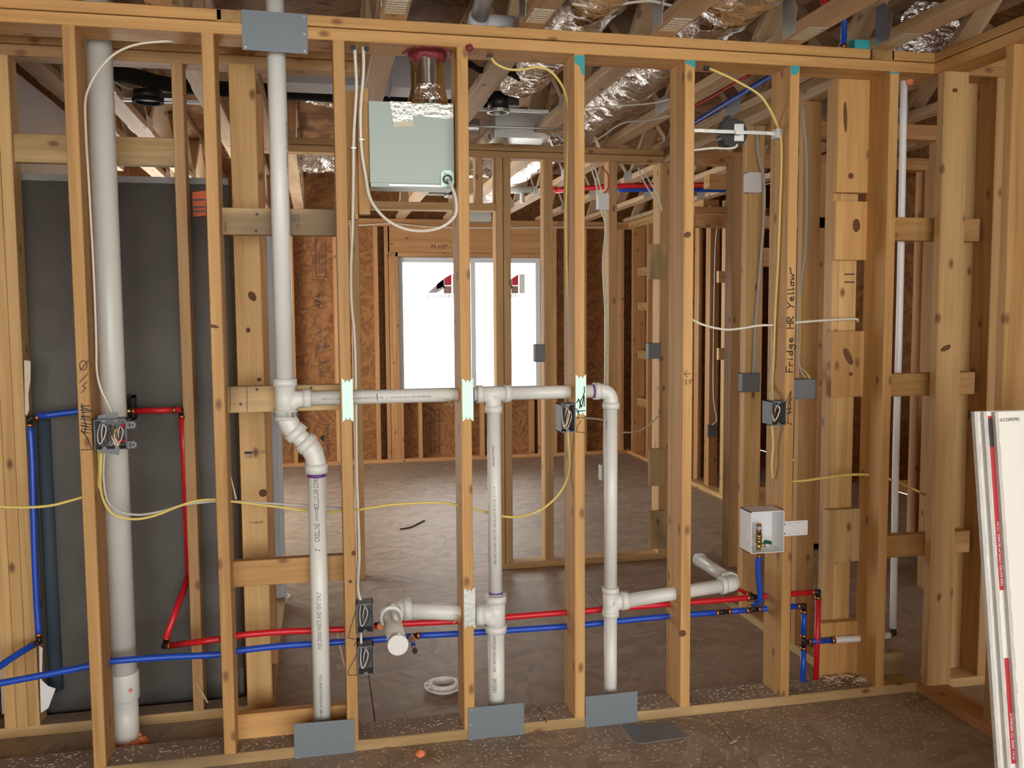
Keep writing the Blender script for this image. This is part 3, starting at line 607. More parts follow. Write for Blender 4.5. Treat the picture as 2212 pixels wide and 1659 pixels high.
for i, (u, v, r) in enumerate(((300, 1590, .012), (290, 1588, .014))): blob('foam_lump', P(u, v, Y3), r, r, r, 'foam_orange', parent=fo, seed=i+9)
# toilet flange and small ring on the floor
fl = PZ(958, 1478, .02)
tf = empty('toilet_flange', (fl.x, fl.y, 0), 'white slotted closet flange lying on the bath floor', 'pipe flange')
b = MB(); b.ring((fl.x, fl.y, .012), (0, 0, 1), .060, .048, .008, 32); b.ring((fl.x, fl.y, .012), (0, 0, 1), .078, .072, .008, 32); b.ring((fl.x, fl.y, .0), (0, 0, 1), .056, .046, .03, 32)
for i in range(10):   # ribs between the two rims leave open bolt slots
    a = i*math.pi/5+.2; b.obox((fl.x+math.cos(a)*.066, fl.y+math.sin(a)*.066, .016), (-math.sin(a)*.009, math.cos(a)*.009, 0), (math.cos(a)*.0075, math.sin(a)*.0075, 0), (0, 0, .0038))
b.build('ring', 'pvc_white', tf)
fs0 = PZ(938, 1494, .0); MB().box(fs0.x-.012, fs0.x+.008, fs0.y-.004, fs0.y+.01, 0, .02).build('blue_clip', 'pex_blue', tf)
rg = PZ(614, 1291, 0); MB().ring((rg.x, rg.y, 0), (0, 0, 1), .034, .024, .012, 24).build('pipe_collar', 'pvc_white', None, 'small white plastic collar ring lying on the floor', 'pipe ring')
# gray pipe elbow above the top plate
gp = empty('gray_vent_pipe', (P(1050, 40, .2).x, .2, H2), 'grey vent pipe elbow above the top plate beside a truss', 'pipe')
xg, yg = .10, .17
a0 = P(1036, 36, .05); b = MB(); b.tube([a0, a0+Vector((.03, -.30, .20))], .03, 20); b.build('pipe', 'duct_grey', gp)
b = MB(); b.tube([a0+Vector((-.008, .06, -.035)), a0+Vector((.0, .0, .0))], .036, 20); b.tube([a0+Vector((0, .03, -.012)), a0+Vector((.13, .06, -.005))], .033, 20); b.build('elbow_fitting', 'duct_grey', gp)

# ============================================================ WATER LINES
def pex(parent, pts, mat, r=.0112, k=1, name='tube'):
    return MB().tube(spline(pts, k) if k > 1 else pts, r, 12).build(name, mat, parent)
def crimp(parent, c, d, r=.0128, L=.012):
    b = MB(); d = Vector(d).normalized(); b.tube([Vector(c)-d*L/2, Vector(c)+d*L/2], r, 14); return b.build('crimp_ring', 'copper', parent)
def fitting(parent, c, dirs, L=.018, r=.0095, rings=True):
    b = MB(); c = Vector(c)
    for d in dirs: d = Vector(d).normalized(); b.tube([c-d*r*.6, c+d*L], r, 12)
    o = b.build('fitting', 'black_plastic', parent)
    if rings:
        for d in dirs: crimp(o, c+Vector(d).normalized()*(L+.007), d)
    return o
YW = .116
blue = empty('blue_water_line', P(1735, 1487, YW), 'blue plastic cold water line running through the studs to the wall box', 'water pipe')
bp_ = [(0, 1476), (100, 1457), (195, 1438), (236, 1429), (350, 1420), (470, 1414), (512, 1406), (600, 1396), (670, 1391), (745, 1386), (835, 1380)]
pex(blue, [P(-60, 1488, YW)]+[P(u, v, YW) for u, v in bp_]+[P(885, 1374, YW)], 'pex_blue', k=4)
T0 = P(888, 1374, YW); fitting(blue, T0, ((1, 0, 0), (0, -1, -.05)))
pex(blue, [T0+Vector((.02, 0, 0))]+[P(u, v, YW) for u, v in ((1000, 1368), (1120, 1360), (1235, 1352), (1345, 1341), (1455, 1330), (1552, 1323))], 'pex_blue', k=4)
st = pex(blue, [T0+Vector((0, -.02, -.001)), T0+Vector((0, -.12, -.006))], 'pex_blue', .0075)
crimp(st, T0+Vector((0, -.115, -.006)), (0, 1, 0), .0092); MB().tube([T0+Vector((0, -.118, -.006)), T0+Vector((0, -.135, -.007))], .0088, 12).build('end_cap', 'black_plastic', st)
c = P(1562, 1322, YW); fitting(blue, c, ((1, 0, .03), (-1, 0, -.03)))
c2 = P(1627, 1317, YW); pex(blue, [c+Vector((.02, 0, 0)), c2-Vector((.02, 0, 0))], 'pex_blue'); fitting(blue, c2, ((1, 0, .03), (-1, 0, -.03), (.05, 0, 1)))
e = P(1737, 1308, YW); pex(blue, [c2+Vector((.02, 0, 0)), e-Vector((.02, 0, 0))], 'pex_blue'); fitting(blue, e, ((-1, 0, 0), (0, 0, -1)))
t2 = P(1736, 1387, YW); pex(blue, [e-Vector((0, 0, .02)), t2+Vector((0, 0, .02))], 'pex_blue'); fitting(blue, t2, ((0, 0, 1), (0, 0, -1), (1, 0, .04)))
pex(blue, [t2-Vector((0, 0, .02)), (t2.x, YW, .0)], 'pex_blue')
t3 = P(1797, 1383, YW); pex(blue, [t2+Vector((.02, 0, 0)), t3], 'pex_blue'); crimp(blue, t3+Vector((.004, 0, 0)), (1, 0, 0), .0145, .014)
ri = P(1639, 1200, .05); pex(blue, [c2+Vector((0, 0, .02)), (c2.x+.002, .065, c2.z+.06), (ri.x, .055, ri.z-.05), ri], 'pex_blue', k=4); crimp(blue, ri, (0, 0, 1))
MB().tube([ri, ri+Vector((0, 0, .03))], .007, 12).build('stub', 'copper', blue)
wl_ = empty('white_water_line', P(1928, 1370, .12), 'white plastic water line rising behind the blocking at the corner', 'water pipe')
pex(wl_, [t3+Vector((.01, 0, 0)), P(1877, 1378, YW), P(1922, 1372, .10)], 'pex_white', .0135)
we = P(1929, 1367, .12); fitting(wl_, we, ((-1, -.4, -.06), (0, 0, 1)), r=.0125); pex(wl_, [we+Vector((0, 0, .02)), P(1935, 1000, .12), P(1945, 600, .12), P(1953, 166, .12)], 'pex_white', .0135, k=4)
wt0 = P(1956, 172, .1); blob('ceiling_foam', wt0+Vector((.018, 0, 0)), .014, .014, .022, 'foam_orange', 'orange foam dab where the white water line enters the top plate', 'foam', seed=3)
red = empty('red_water_line', P(1761, 1485, YW), 'red plastic hot water line running through the studs', 'water pipe')
pex(red, [P(u, v, YW) for u, v in ((480, 1380), (512, 1373), (600, 1365), (670, 1362), (745, 1359), (815, 1352))], 'pex_red', k=4)
T0 = P(820, 1349, YW); o = fitting(red, T0, ((1, 0, .02), (-1, 0, -.02), (0, -1, 0)), rings=False); crimp(o, T0+Vector((0, -.02, 0)), (0, 1, 0), .0115)
pex(red, [P(u, v, YW) for u, v in ((826, 1349), (900, 1346), (1000, 1341), (1120, 1331), (1235, 1322), (1345, 1313), (1455, 1304), (1560, 1296), (1618, 1291))], 'pex_red', k=4)
c = P(1629, 1290, YW); fitting(red, c, ((1, 0, .03), (-1, 0, -.03), (-.25, 1, .1))); pex(red, [c+Vector((-.005, .02, .002)), c+Vector((-.04, .14, .012))], 'pex_red', .0075)
e = P(1768, 1278, YW); pex(red, [c+Vector((.02, 0, 0)), e-Vector((.02, 0, 0))], 'pex_red'); fitting(red, e, ((-1, 0, 0), (-.03, 0, -1)))
pex(red, [e-Vector((0, 0, .02)), (P(1762, 1485, YW).x, YW, 0)], 'pex_red')
# shower valve lines
YV = .40
sv = empty('shower_valve', P(277, 900, YV), 'brass shower valve in a black cup behind the drain stack', 'valve')
b = MB(); v0 = P(250, 856, YV-.01); v1 = P(292, 906, YV-.01)
for s_ in ((v0.x, v1.x, YV+.02, YV+.03, v1.z, v0.z), (v1.x-.006, v1.x, YV-.03, YV+.02, v1.z, v0.z), (v0.x, v1.x, YV-.03, YV+.02, v0.z-.006, v0.z), (v0.x, v1.x, YV-.03, YV+.02, v1.z, v1.z+.006)): b.box(*s_)
b.build('cup', 'black_plastic', sv)
b = MB(); vc = P(266, 888, YV-.02); b.tube([vc+Vector((0, 0, -.02)), vc+Vector((0, 0, .03))], .014, 14); b.tube([vc, vc+Vector((.03, 0, 0))], .012, 12); b.tube([vc+Vector((0, 0, .03)), vc+Vector((0, 0, .045))], .009, 12); b.build('body', 'brass', sv)
rl = empty('red_shower_line', P(360, 1400, .2), 'red hot water line from the shower valve down past a stud', 'water pipe')
a = P(288, 888, YV-.02); xs_ = xt.x-.024
pex(rl, [a, Vector((xs_, YV-.02, a.z))], 'pex_red'); crimp(rl, a, (1, 0, 0)); fitting(rl, (xs_, YV-.02, a.z), ((-1, 0, 0), (0, 0, -1)))
k1 = Vector((xs_-.002, YV+.02, PX(392, 1290, xs_).z)); k2 = P(355, 1396, .25); k3 = P(478, 1380, YW+.01)
pex(rl, [Vector((xs_, YV-.02, a.z-.02)), Vector((xs_, YV, 1.0)), k1+Vector((0, 0, .02))], 'pex_red'); pex(rl, [k1+Vector((0, 0, .02)), k2+Vector((.003, .01, .02))], 'pex_red'); fitting(rl, k2, (k1-k2, k3-k2)); pex(rl, [k2+(k3-k2).normalized()*.02, k3], 'pex_red')
bl2 = empty('blue_shower_line', P(85, 1390, .3), 'blue cold water line from the shower valve down the left studs', 'water pipe')
l0 = P(64, 903, YV-.04); pex(bl2, [P(255, 884, YV-.03), P(168, 889, YV-.03), l0+Vector((.02, 0, .004))], 'pex_blue', k=3); fitting(bl2, l0, ((1, 0, .05), (0, 0, -1)))
l1 = P(85, 1386, .33); pex(bl2, [l0-Vector((0, 0, .02)), P(70, 1000, .35), P(75, 1200, .34), P(80, 1310, .335), l1+Vector((0, 0, .02))], 'pex_blue', k=4); fitting(bl2, l1, ((0, 0, 1), (-.8, -1, -.2)))
pex(bl2, [l1+Vector((-.012, -.014, -.003)), P(40, 1412, .25), P(-30, 1460, .16)], 'pex_blue', k=3)
pexv = wire('blue_shower_riser', [P(244, 345, .452), P(246, 500, .452), P(250, 700, .452), P(254, 850, .452)], .011, 'pex_blue', 'dark blue shower riser tube just right of the drain stack', 'water pipe')

# ice maker box
ib = empty('supply_box', P(1655, 1195, 0), 'white plastic supply valve box screwed to the stud face', 'valve box')
x0, x1 = P(1622, 1150, -.02).x, P(1694, 1150, -.02).x; z0, z1 = P(1650, 1195, -.02).z, P(1650, 1105, -.02).z
b = MB(); t_ = .003
for s_ in ((x0, x1, .068, .072, z0, z1), (x0, x0+t_, -.02, .07, z0, z1), (x1-t_, x1, -.02, .07, z0, z1), (x0, x1, -.02, .07, z0, z0+t_), (x0, x1, -.02, .07, z1-t_, z1)): b.box(*s_)
b.build('shell', 'white_plastic', ib)
b = MB(); b.box(x0-.002, x0, .0, .03, z0+.045, z0+.1); b.build('side_tab', 'white_plastic', ib)
xb = P(1744, 1140, -.004).x; br = MB().box(x1, xb, -.006, -.002, P(1700, 1158, -.005).z, P(1700, 1126, -.005).z).build('bracket', 'white_plastic', ib)
zc_ = P(1700, 1142, -.005).z
for dx, dz in ((.008, .018), (.008, -.018), (.03, .02), (.055, .02), (.07, .02), (.03, -.02), (.055, -.02), (.07, -.02)):
    b = MB(); b.tube([(x1+dx, -.0065, zc_+dz), (x1+dx, -.0075, zc_+dz)], .004 if dx < .01 else .0015, 10); b.build('screw', 'hood_dark', br)
vx = P(1639, 1160, .02); b = MB()
for za, zb, r in ((0, .03, .009), (.03, .042, .013), (.042, .05, .010), (.05, .062, .013)): b.tube([(vx.x, .02, z0+za), (vx.x, .02, z0+zb)], r, 14)
b.tube([(vx.x, .02, z0+.025), (vx.x+.015, .0, z0+.022)], .007, 12); b.build('valve_body', 'brass', ib)
b = MB(); b.tube([(vx.x, .02, z0+.06), (vx.x, .02, z0+.1)], .0105, 16); b.tube([(vx.x, .02, z0+.1), (vx.x, .02, z0+.104)], [.0105, .006], 16); ar = b.build('arrestor', 'copper', ib)
MB().tube([(vx.x, .02, z0+.082), (vx.x, .02, z0+.094)], .0109, 16).build('arrestor_label', 'sticker_grey', ar)
b = MB(); b.prism([(vx.x+.012, .0, z0+.03), (vx.x+.045, .0, z0+.024), (vx.x+.042, .0, z0+.038), (vx.x+.022, .0, z0+.042)], (0, .012, 0)); b.build('handle', 'green_handle', ib)

# ============================================================ STEEL PLATES
def quadplate(name, px, y, mat, label, cat, group=None, th=.0016, holes=()):
    pts = [P(u, v, y) for u, v in px]; o = MB().prism(pts, (0, th, 0)).build(name, mat, None, label, cat, group)
    for fx, fz, m in holes:
        c = (pts[0]*(1-fx)+pts[1]*fx)*(1-fz)+(pts[3]*(1-fx)+pts[2]*fx)*fz; b = MB()
        if m == 'nail_head': b.tube([c+Vector((0, -.0006, 0)), c+Vector((0, .0005, 0))], .0036, 10); b.build('nail', m, o)
        else: b.ring(c+Vector((0, .0003, 0)), (0, -1, 0), .0042, .0026, .0012, 14); b.build('hole_rim', mat, o)
    return o
hs_ = ((.06, .07, 'hole'), (.95, .07, 'nail_head'), (.05, .93, 'nail_head'), (.95, .93, 'nail_head'), (.95, .5, 'nail_head'))
quadplate('nail_plate', ((521, 20), (664, 31), (665, 117), (524, 107)), -.003, 'nail_plate', 'grey steel nail plate over the vent pipe on the top plate', 'nail plate', None, .0018, hs_)
hs2 = ((.05, .08, 'hole'), (.05, .55, 'hole'), (.95, .5, 'nail_head'), (.06, .95, 'nail_head'))
quadplate('nail_plate', ((635, 1564), (766, 1553), (767, 1628), (636, 1641)), -.004, 'nail_plate', 'grey steel nail plate at the foot of the printed stack with the offset', 'nail plate', None, .0018, hs2)
hs3 = ((.95, .06, 'hole'), (.05, .5, 'nail_head'), (.95, .93, 'nail_head'), (.05, .93, 'nail_head'), (.05, .06, 'nail_head'))
quadplate('nail_plate', ((1011, 1530), (1132, 1518), (1132, 1592), (1012, 1604)), -.004, 'nail_plate', 'grey steel nail plate at the foot of the pipe behind the capped stub', 'nail plate', None, .0018, hs3)
quadplate('nail_plate', ((1265, 1505), (1377, 1493), (1377, 1562), (1265, 1576)), -.004, 'nail_plate', 'grey steel nail plate overlapping the loose plate on the floor', 'nail plate', None, .0018, ((.05, .08, 'hole'), (.95, .08, 'hole'), (.05, .5, 'hole'), (.05, .95, 'nail_head')))
fp = [PZ(u, v, .003) for u, v in ((1346, 1568), (1449, 1556), (1488, 1591), (1380, 1606))]; fo_ = MB().prism(fp, (0, 0, -.0025)).build('loose_nail_plate', 'nail_plate', None, 'grey steel nail plate lying flat on the floor', 'nail plate')
for fx, fz in ((.15, .6), (.93, .9), (.78, .35)):
    c = (fp[0]*(1-fx)+fp[1]*fx)*(1-fz)+(fp[3]*(1-fx)+fp[2]*fx)*fz; MB().ring(c-Vector((0, 0, .0003)), (0, 0, 1), .0042, .0026, .0012, 14).build('hole_rim', 'nail_plate', fo_)
def guard(u0, u1, v0, v1, mat, label):
    y = -.0035; x0, z1 = P(u0, v0, y).x, P(u0, v0, y).z; x1, z0 = P(u1, v1, y).x, P(u0, v1, y).z; w_ = x1-x0
    prof = [(0, .004), (.0, .0), (.12, -.004), (.26, -.008), (.28, -.014), (.36, -.014), (.38, -.008), (.62, -.008), (.64, -.014), (.72, -.014), (.74, -.008), (.88, -.004), (1, 0), (1, .004)]
    top = [(x0+w_*f, y, z1+d) for f, d in prof]; bot = [(x0+w_*f, y, z0-d) for f, d in prof][::-1]
    return MB().prism(top+bot, (0, .0022, 0)).build('stud_guard', mat, None, label, 'stud guard', 'steel stud guards over pipe holes')
guard(738, 763.5, 817, 912, 'zinc_mint', 'pale zinc stud guard beside the printed tee of the stack'); guard(998, 1023, 817, 911, 'zinc_mint', 'pale zinc stud guard on the stud under the red caulk dab')
gd = guard(1243.5, 1266, 809, 900, 'zinc_mint', 'pale zinc stud guard scribbled with black marker'); guard(1002, 1027, 1270, 1359, 'galvanized', 'grey steel stud guard at the capped stub branch')
strokes('marker_scribble', [[P(u, v, -.0045) for u, v in l] for l in ([(1262, 835), (1263, 845), (1259, 858), (1254, 866), (1252, 882)], [(1246, 870), (1250, 862), (1256, 880), (1262, 855), (1262, 878)], [(1245, 889), (1264, 887)], [(1244, 883), (1250, 888), (1248, 895)])], .0032, (0, -1, 0), 'ink', gd)

# ============================================================ RANGE HOOD
hd = empty('range_hood', P(890, 405, .1), 'grey green metal hood box hung between two studs', 'range hood')
x0, x1, zt, zb = P(798, 300, .06).x, -.004, P(890, 222, .06).z, P(890, 396, .06).z
b = MB(); b.prism([(x0, .06, zb), (x1, .06, zb), (x1, .06, zt), (x0, .06, zt)], (0, .13, 0)); b.build('body', 'hood_grey', hd)
b = MB(); b.box(x0+.002, x1-.002, .062, .17, zb-.014, zb-.0005); b.build('bottom_lip', 'hood_grey', hd)
b = MB(); b.box(P(840, 400, .055).x, P(960, 400, .055).x, .055, .06, zb-.011, zb-.005); b.build('rail', 'galvanized', hd)
hx, hz = P(966, 388, .055).x, P(966, 386, .055).z
b = MB(); b.prism([(hx-.022, .058, hz-.028), (hx+.022, .058, hz-.028), (hx+.022, .058, hz+.018), (hx+.012, .058, hz+.028), (hx-.012, .058, hz+.028), (hx-.022, .058, hz+.018)], (0, -.006, 0)); cl = b.build('cord_plate', 'zinc_mint', hd)
MB().ring((hx, .053, hz-.003), (0, -1, 0), .016, .010, .012, 20).build('grommet', 'black_plastic', cl)
for dx in (-.012, -.005): MB().tube([(hx+dx, .053, hz+.017), (hx+dx, .051, hz+.017)], .002, 8).build('screw', 'hood_dark', cl)
strip = [P(u, v, .0585) for u, v in ((842, 219), (979, 224), (979, 258), (891, 249), (893, 272), (851, 274))]
MB().prism(strip, (0, -.001, 0)).build('foil_tape', 'foil_tape', hd); MB().prism([P(u, v, .0575) for u, v in ((849, 263), (893, 262), (894, 273), (850, 275))], (0, -.001, 0)).build('paper_tape', 'paper_tape', hd)
dk = empty('hood_duct', (P(925, 200, .09).x, .09, zt), 'shiny metal duct from the hood up into the top plate', 'duct')
dx_ = P(925, 170, .085).x; n = 36; vs = []; prof = [(zt-.004, .082), (zt+.012, .072), (zt+.035, .064), (zt+.06, .060), (H1-.02, .060), (H1+.02, .060)]
for z, r in prof:
    for j in range(n):
        a = 2*math.pi*j/n; vs.append((dx_+math.cos(a)*r, .10+math.sin(a)*r*.85, z))
b = MB(); b.add(vs, [(i*n+j, i*n+(j+1) % n, (i+1)*n+(j+1) % n, (i+1)*n+j) for i in range(len(prof)-1) for j in range(n)], True); b.build('pipe', 'duct_metal', dk)
b = MB(); vs = []
for i in range(5):
    for j in range(12):
        a = -2.4+1.7*j/11; z = zt+.004+.06*i/4; r = (.072-.010*i/4)*1.01+.003*noise.noise((i*1.7, j*1.3, 2)); vs.append((dx_+math.cos(a)*r, .10+math.sin(a)*r*.87, z))
b.add(vs, [(i*12+j, i*12+j+1, (i+1)*12+j+1, (i+1)*12+j) for i in range(4) for j in range(11)], True); b.build('tape_wrap', 'foil', dk)
ck = empty('fire_caulk', (dx_, .09, H1-.01), 'dark red fire caulk smeared around the hood duct at the top plate', 'caulk')
random.seed(2); n = 48; ov = []
for j in range(n):
    t_ = 2*math.pi*j/n; k = .080+.012*noise.noise((math.cos(t_)*3, math.sin(t_)*3, 1)); ov.append((dx_+math.cos(t_)*k, min(.137, max(.004, .085+math.sin(t_)*k)), H1-.004))
MB().prism(ov, (0, 0, .0045)).build('caulk_smear', 'caulk_red', ck)
b = MB(); vs = []
for j in range(n):
    t_ = 2*math.pi*j/n; zz = H1-.026-.016*noise.noise((math.cos(t_)*2.5, math.sin(t_)*2.5, 5))
    for r_, z_ in ((.067, H1-.003), (.066, (zz+H1)/2), (.0615, zz), (.059, zz), (.059, H1-.003)): vs.append((dx_+math.cos(t_)*r_, .10+math.sin(t_)*r_*.86, z_))
b.add(vs, [(j*5+i, ((j+1) % n)*5+i, ((j+1) % n)*5+(i+1) % 5, j*5+(i+1) % 5) for j in range(n) for i in range(5)], True); b.build('caulk_band', 'caulk_red', ck)
blob('caulk_dab', P(1014, 103, .0), .013, .008, .012, 'caulk_red', 'dark red caulk dab at the top of a stud', 'caulk', seed=44, n=8)

# ============================================================ ELECTRICAL BOXES
def ebox(label, u0, u1, v0, v1, yf, dp, group=None, mat='box_grey', name='electrical_box', coils=2, x0=None, x1=None, two=False, wires=True, tilt=0.):
    a, c = P(u0, (v0+v1)/2, yf), P(u1, (v0+v1)/2, yf); x0 = a.x if x0 is None else x0; x1 = c.x if x1 is None else x1; z1, z0 = P((u0+u1)/2, v0, yf).z, P((u0+u1)/2, v1, yf).z
    t = empty(name, ((x0+x1)/2, yf+dp/2, z0), label, 'electrical box', group); k = .0028
    b = MB()
    for s_ in ((x0, x1, yf+dp-k, yf+dp, z0, z1), (x0, x0+k, yf, yf+dp, z0, z1), (x1-k, x1, yf, yf+dp, z0, z1), (x0, x1, yf, yf+dp, z0, z0+k), (x0, x1, yf, yf+dp, z1-k, z1)): b.box(*s_)
    if not wires: b.box(x0+.004, x1-.001, yf+.003, yf+dp-.001, z0+.001, z1-.001)
    b.build('shell', mat, t)
    xm_ = (x0+x1)/2
    for zz, sg in ((z1, -1), (z0, 1)):
        for xx in ((x0+(x1-x0)*.3, x0+(x1-x0)*.68) if two else (xm_,)):
            b = MB(); b.prism([(xx-.008, yf+.001, zz), (xx+.008, yf+.001, zz), (xx+.005, yf+.001, zz+sg*.010), (xx-.005, yf+.001, zz+sg*.010)], (0, .008, 0)); b.build('screw_lug', mat, t)
    if wires:
        for q_ in range(coils):
            m = ('wire_white', 'wire_black', 'wire_bare', 'wire_white')[q_ % 4]; w_ = (x1-x0)*(.24 if not two else .15); cx = x0+(x1-x0)*(.42+.14*(q_ % 2) if not two else .2+.17*q_); cz = (z0+z1)/2-(.003*q_); hh = (z1-z0)*.34
            pts = [(cx-w_*.6, yf+.04, cz+hh), (cx-w_*.9, yf+.02, cz), (cx-w_*.5, yf+.012, cz-hh*.9), (cx+w_*.4, yf+.014, cz-hh*.4), (cx+w_, yf+.012, cz+hh*.5), (cx+w_*.4, yf+.016, cz+hh*.95), (cx-.001, yf+.02, cz+hh*.3), (cx-w_*.2, yf+.03, cz-hh*.7)]
            MB().tube(spline(pts, 5), .0017, 6).build('wire', m, t)
    return t, x0, x1, z0, z1
xs1 = -3*S16+ST
t, x0, x1, z0, z1 = ebox('grey two gang box full of wires with side ears beside the drain stack', 203, 274, 906, 972, -.012, .07, two=True, coils=4)
for zz in (z1-.022, z0+.012):
    b = MB(); b.box(x1, x1+.010, -.008, -.005, zz-.010, zz+.013); b.ring((x1+.0165, -.005, zz+.0015), (0, -1, 0), .0115, .0036, .003, 20); b.build('ear', 'box_grey', t)
for zz, s_ in ((z1, 1), (z0, -1)): MB().prism([(x0+.006, .01, zz), (x0+.07, .01, zz), (x0+.066, .01, zz+s_*.02), (x0+.012, .01, zz+s_*.012)], (0, .004, 0)).build('nail_flange', 'box_grey', t)
for i in range(2): MB().tube([P(262, 925+i*28, .02), P(268, 918+i*34, .005)], [.007, .004], 10).build('wire_nut', 'wire_red', t)
for i in range(3): wire('wire', [P(236+i*6, 930, .03), P(244+i*6, 950, .0), P(252+i*5, 966, .005), P(246+i*5, 945, .02), P(240+i*5, 925, .04)], .0016, 'wire_white' if i < 2 else 'wire_bare', None, None, parent=t)
ebox('grey single gang box with coiled wires under the horizontal vent pipe', 1211, 1243, 873, 934, -.012, .07, x1=S16-.0005, coils=4)
ebox('upper of two grey boxes on the stud beside the capped stub', 773, 807, 1304, 1367, -.012, .06, 'stacked boxes on one stud', x0=-S16+ST+.0005)
ebox('lower of two grey boxes on the stud beside the capped stub', 774, 808, 1396, 1458, -.012, .06, 'stacked boxes on one stud', x0=-S16+ST+.0005)
t, x0, x1, z0, z1 = ebox('grey single gang box below the handwritten fridge note', 1667, 1697, 867, 919, -.012, .075, x1=3*S16-.0005, coils=3)
ebox('grey box nailed to the pale stud with three grey cables', 1604, 1641, 806, 847, yB-.02, .05, wires=False)
ebox('dark grey box under the bundled yellow cable right of the fridge note', 1716, 1762, 820, 862, .16, .08, wires=False)
ebox('small grey box on the middle wall in front of the window', 1157, 1177, 744, 782, YM-.015, .06, mat='box_grey', wires=False)
ebox('small grey box low on the middle wall beside the right vent drop', 1299, 1311, 1004, 1039, YM-.01, .06, mat='galvanized', wires=False)
ebox('grey bracket box on the corner post of the middle wall', 1401, 1428, 741, 775, YM-.02, .05, wires=False)
ebox('small grey box on the narrow hall stud', 1530, 1549, 918, 944, 3.97, .03, wires=False)
ebox('white panel box on the middle wall under a red wire', 1293, 1316, 417, 453, YM-.02, .05, mat='white_plastic', name='alarm_box', wires=False)
ebox('white box with red wire on the pale stud under the black lamp can', 1616, 1646, 372, 416, yB-.03, .05, mat='white_plastic', name='alarm_box', wires=False)

# ============================================================ CABLES
def cab(name, px, y, mat, label, r=.0045, k=6, group=None):
    if not isinstance(y, (list, tuple)): y = [y]*len(px)
    return wire(name, [P(u, v, yy) for (u, v), yy in zip(px, y)], r, mat, label, 'cable', group, k)
cab('white_cable', [(418, 79), (370, 88), (300, 95), (250, 115), (215, 150), (192, 190), (184, 225), (186, 300), (192, 400), (203, 600), (208, 740), (209, 800), (218, 840), (235, 875), (247, 906)], [.12, .11, .10, .09, .085, .08, .075, .075, .07, .07, .07, .07, .06, .05, .03], 'cable_white', 'white cable curving from the top plate down to the two gang box', .004)
cab('yellow_cable', [(219, 972), (217, 1020), (217, 1050), (223, 1080), (241, 1108), (268, 1119), (300, 1121), (340, 1112), (385, 1094), (425, 1082), (465, 1079), (500, 1083), (560, 1090), (620, 1098), (665, 1104), (700, 1106), (740, 1105), (770, 1102), (800, 1097), (850, 1090), (920, 1086), (960, 1087), (995, 1092), (1025, 1099), (1055, 1108), (1085, 1115), (1112, 1117), (1142, 1112), (1175, 1097), (1205, 1070), (1224, 1038), (1231, 1008), (1230, 980), (1227, 932)], [.03, .04, .05, .06, .07, .075, .08, .08, .08, .08, .08, .09, .1, .11, .115, .115, .11, .1, .09, .08, .08, .08, .08, .09, .11, .115, .11, .09, .08, .07, .06, .05, .045, .03], 'cable_yellow', 'yellow cable drooping through the studs between two grey boxes', .0046)
cab('grey_cable', [(226, 976), (224, 1030), (232, 1080), (258, 1104), (300, 1112), (350, 1104), (400, 1090), (465, 1083), (500, 1083), (575, 1087), (660, 1092), (740, 1098)], [.03, .05, .06, .07, .08, .085, .085, .085, .09, .11, .118, .118], 'cable_grey', 'grey cable following the yellow cable past the drain stack', .0042)
cab('yellow_cable_short', [(213, 972), (214, 1010), (213, 1045), (217, 1058)], .05, 'cable_yellow', 'short yellow cable end hanging under the two gang box', .0042)
cab('yellow_cable_left', [(-40, 1094), (0, 1095), (60, 1096), (110, 1092), (150, 1082), (182, 1073)], .07, 'cable_yellow', 'yellow cable crossing in front of the left studs', .0046)
cab('yellow_drop_cable', [(1058, 120), (1072, 138), (1100, 150), (1130, 150), (1165, 145), (1190, 155), (1211, 180), (1222, 205), (1228, 240), (1227, 300), (1224, 400), (1222, 480), (1224, 560), (1226, 640), (1229, 720), (1230, 780), (1226, 812), (1223, 840), (1222, 862), (1223, 880)], [.07, .07, .07, .07, .07, .07, .08, .085, .085, .085, .085, .085, .085, .09, .1, .108, .11, .112, .104, .05], 'cable_yellow', 'yellow cable dropping along the stud with the scribbled guard', .0046)
pts = [P(u, v, .07) for u, v in ((1532, 148), (1560, 160), (1600, 180), (1640, 205), (1662, 235))]+[PX(u, v, 3*S16-.0055) for u, v in ((1679, 270), (1687, 300), (1688, 360), (1685, 450), (1681, 560), (1676, 650), (1673, 720), (1671, 780), (1668, 830))]+[P(1668, 868, .03)]
wire('yellow_fridge_cable', pts, .0046, 'cable_yellow', 'yellow cable dropping to the box below the fridge note', 'cable')
cab('yellow_tail_cable', [(1667, 918), (1670, 960), (1667, 1000), (1669, 1033)], [.045, .06, .06, .07], 'cable_yellow', 'yellow cable leaving the underside of the fridge box', .0042)
cab('white_switch_cable', [(1470, 670), (1500, 693), (1530, 705), (1570, 712), (1610, 708), (1640, 703), (1672, 702), (1717, 697), (1780, 692), (1846, 689), (1853, 695)], [.08, .08, .08, .08, .08, .08, .08, .1, .12, .14, .16], 'cable_white', 'white cable looping from stud to stud at the fridge note', .0045)
wire('white_leg_cable', [PX(u, v, 3*S16-.004) for u, v in ((1668, 703), (1667, 780), (1664, 830))]+[P(1664, 868, .035)], .003, 'cable_white', 'thin white cable beside the yellow fridge cable', 'cable')
cab('yellow_lower_cable', [(1700, 1040), (1740, 1038), (1780, 1032), (1830, 1026), (1884, 1026), (1925, 1036), (1998, 1068)], [.08, .08, .08, .08, .08, .12, .2], 'cable_yellow', 'flat yellow cable entering the stud left of the white water line', .0055)
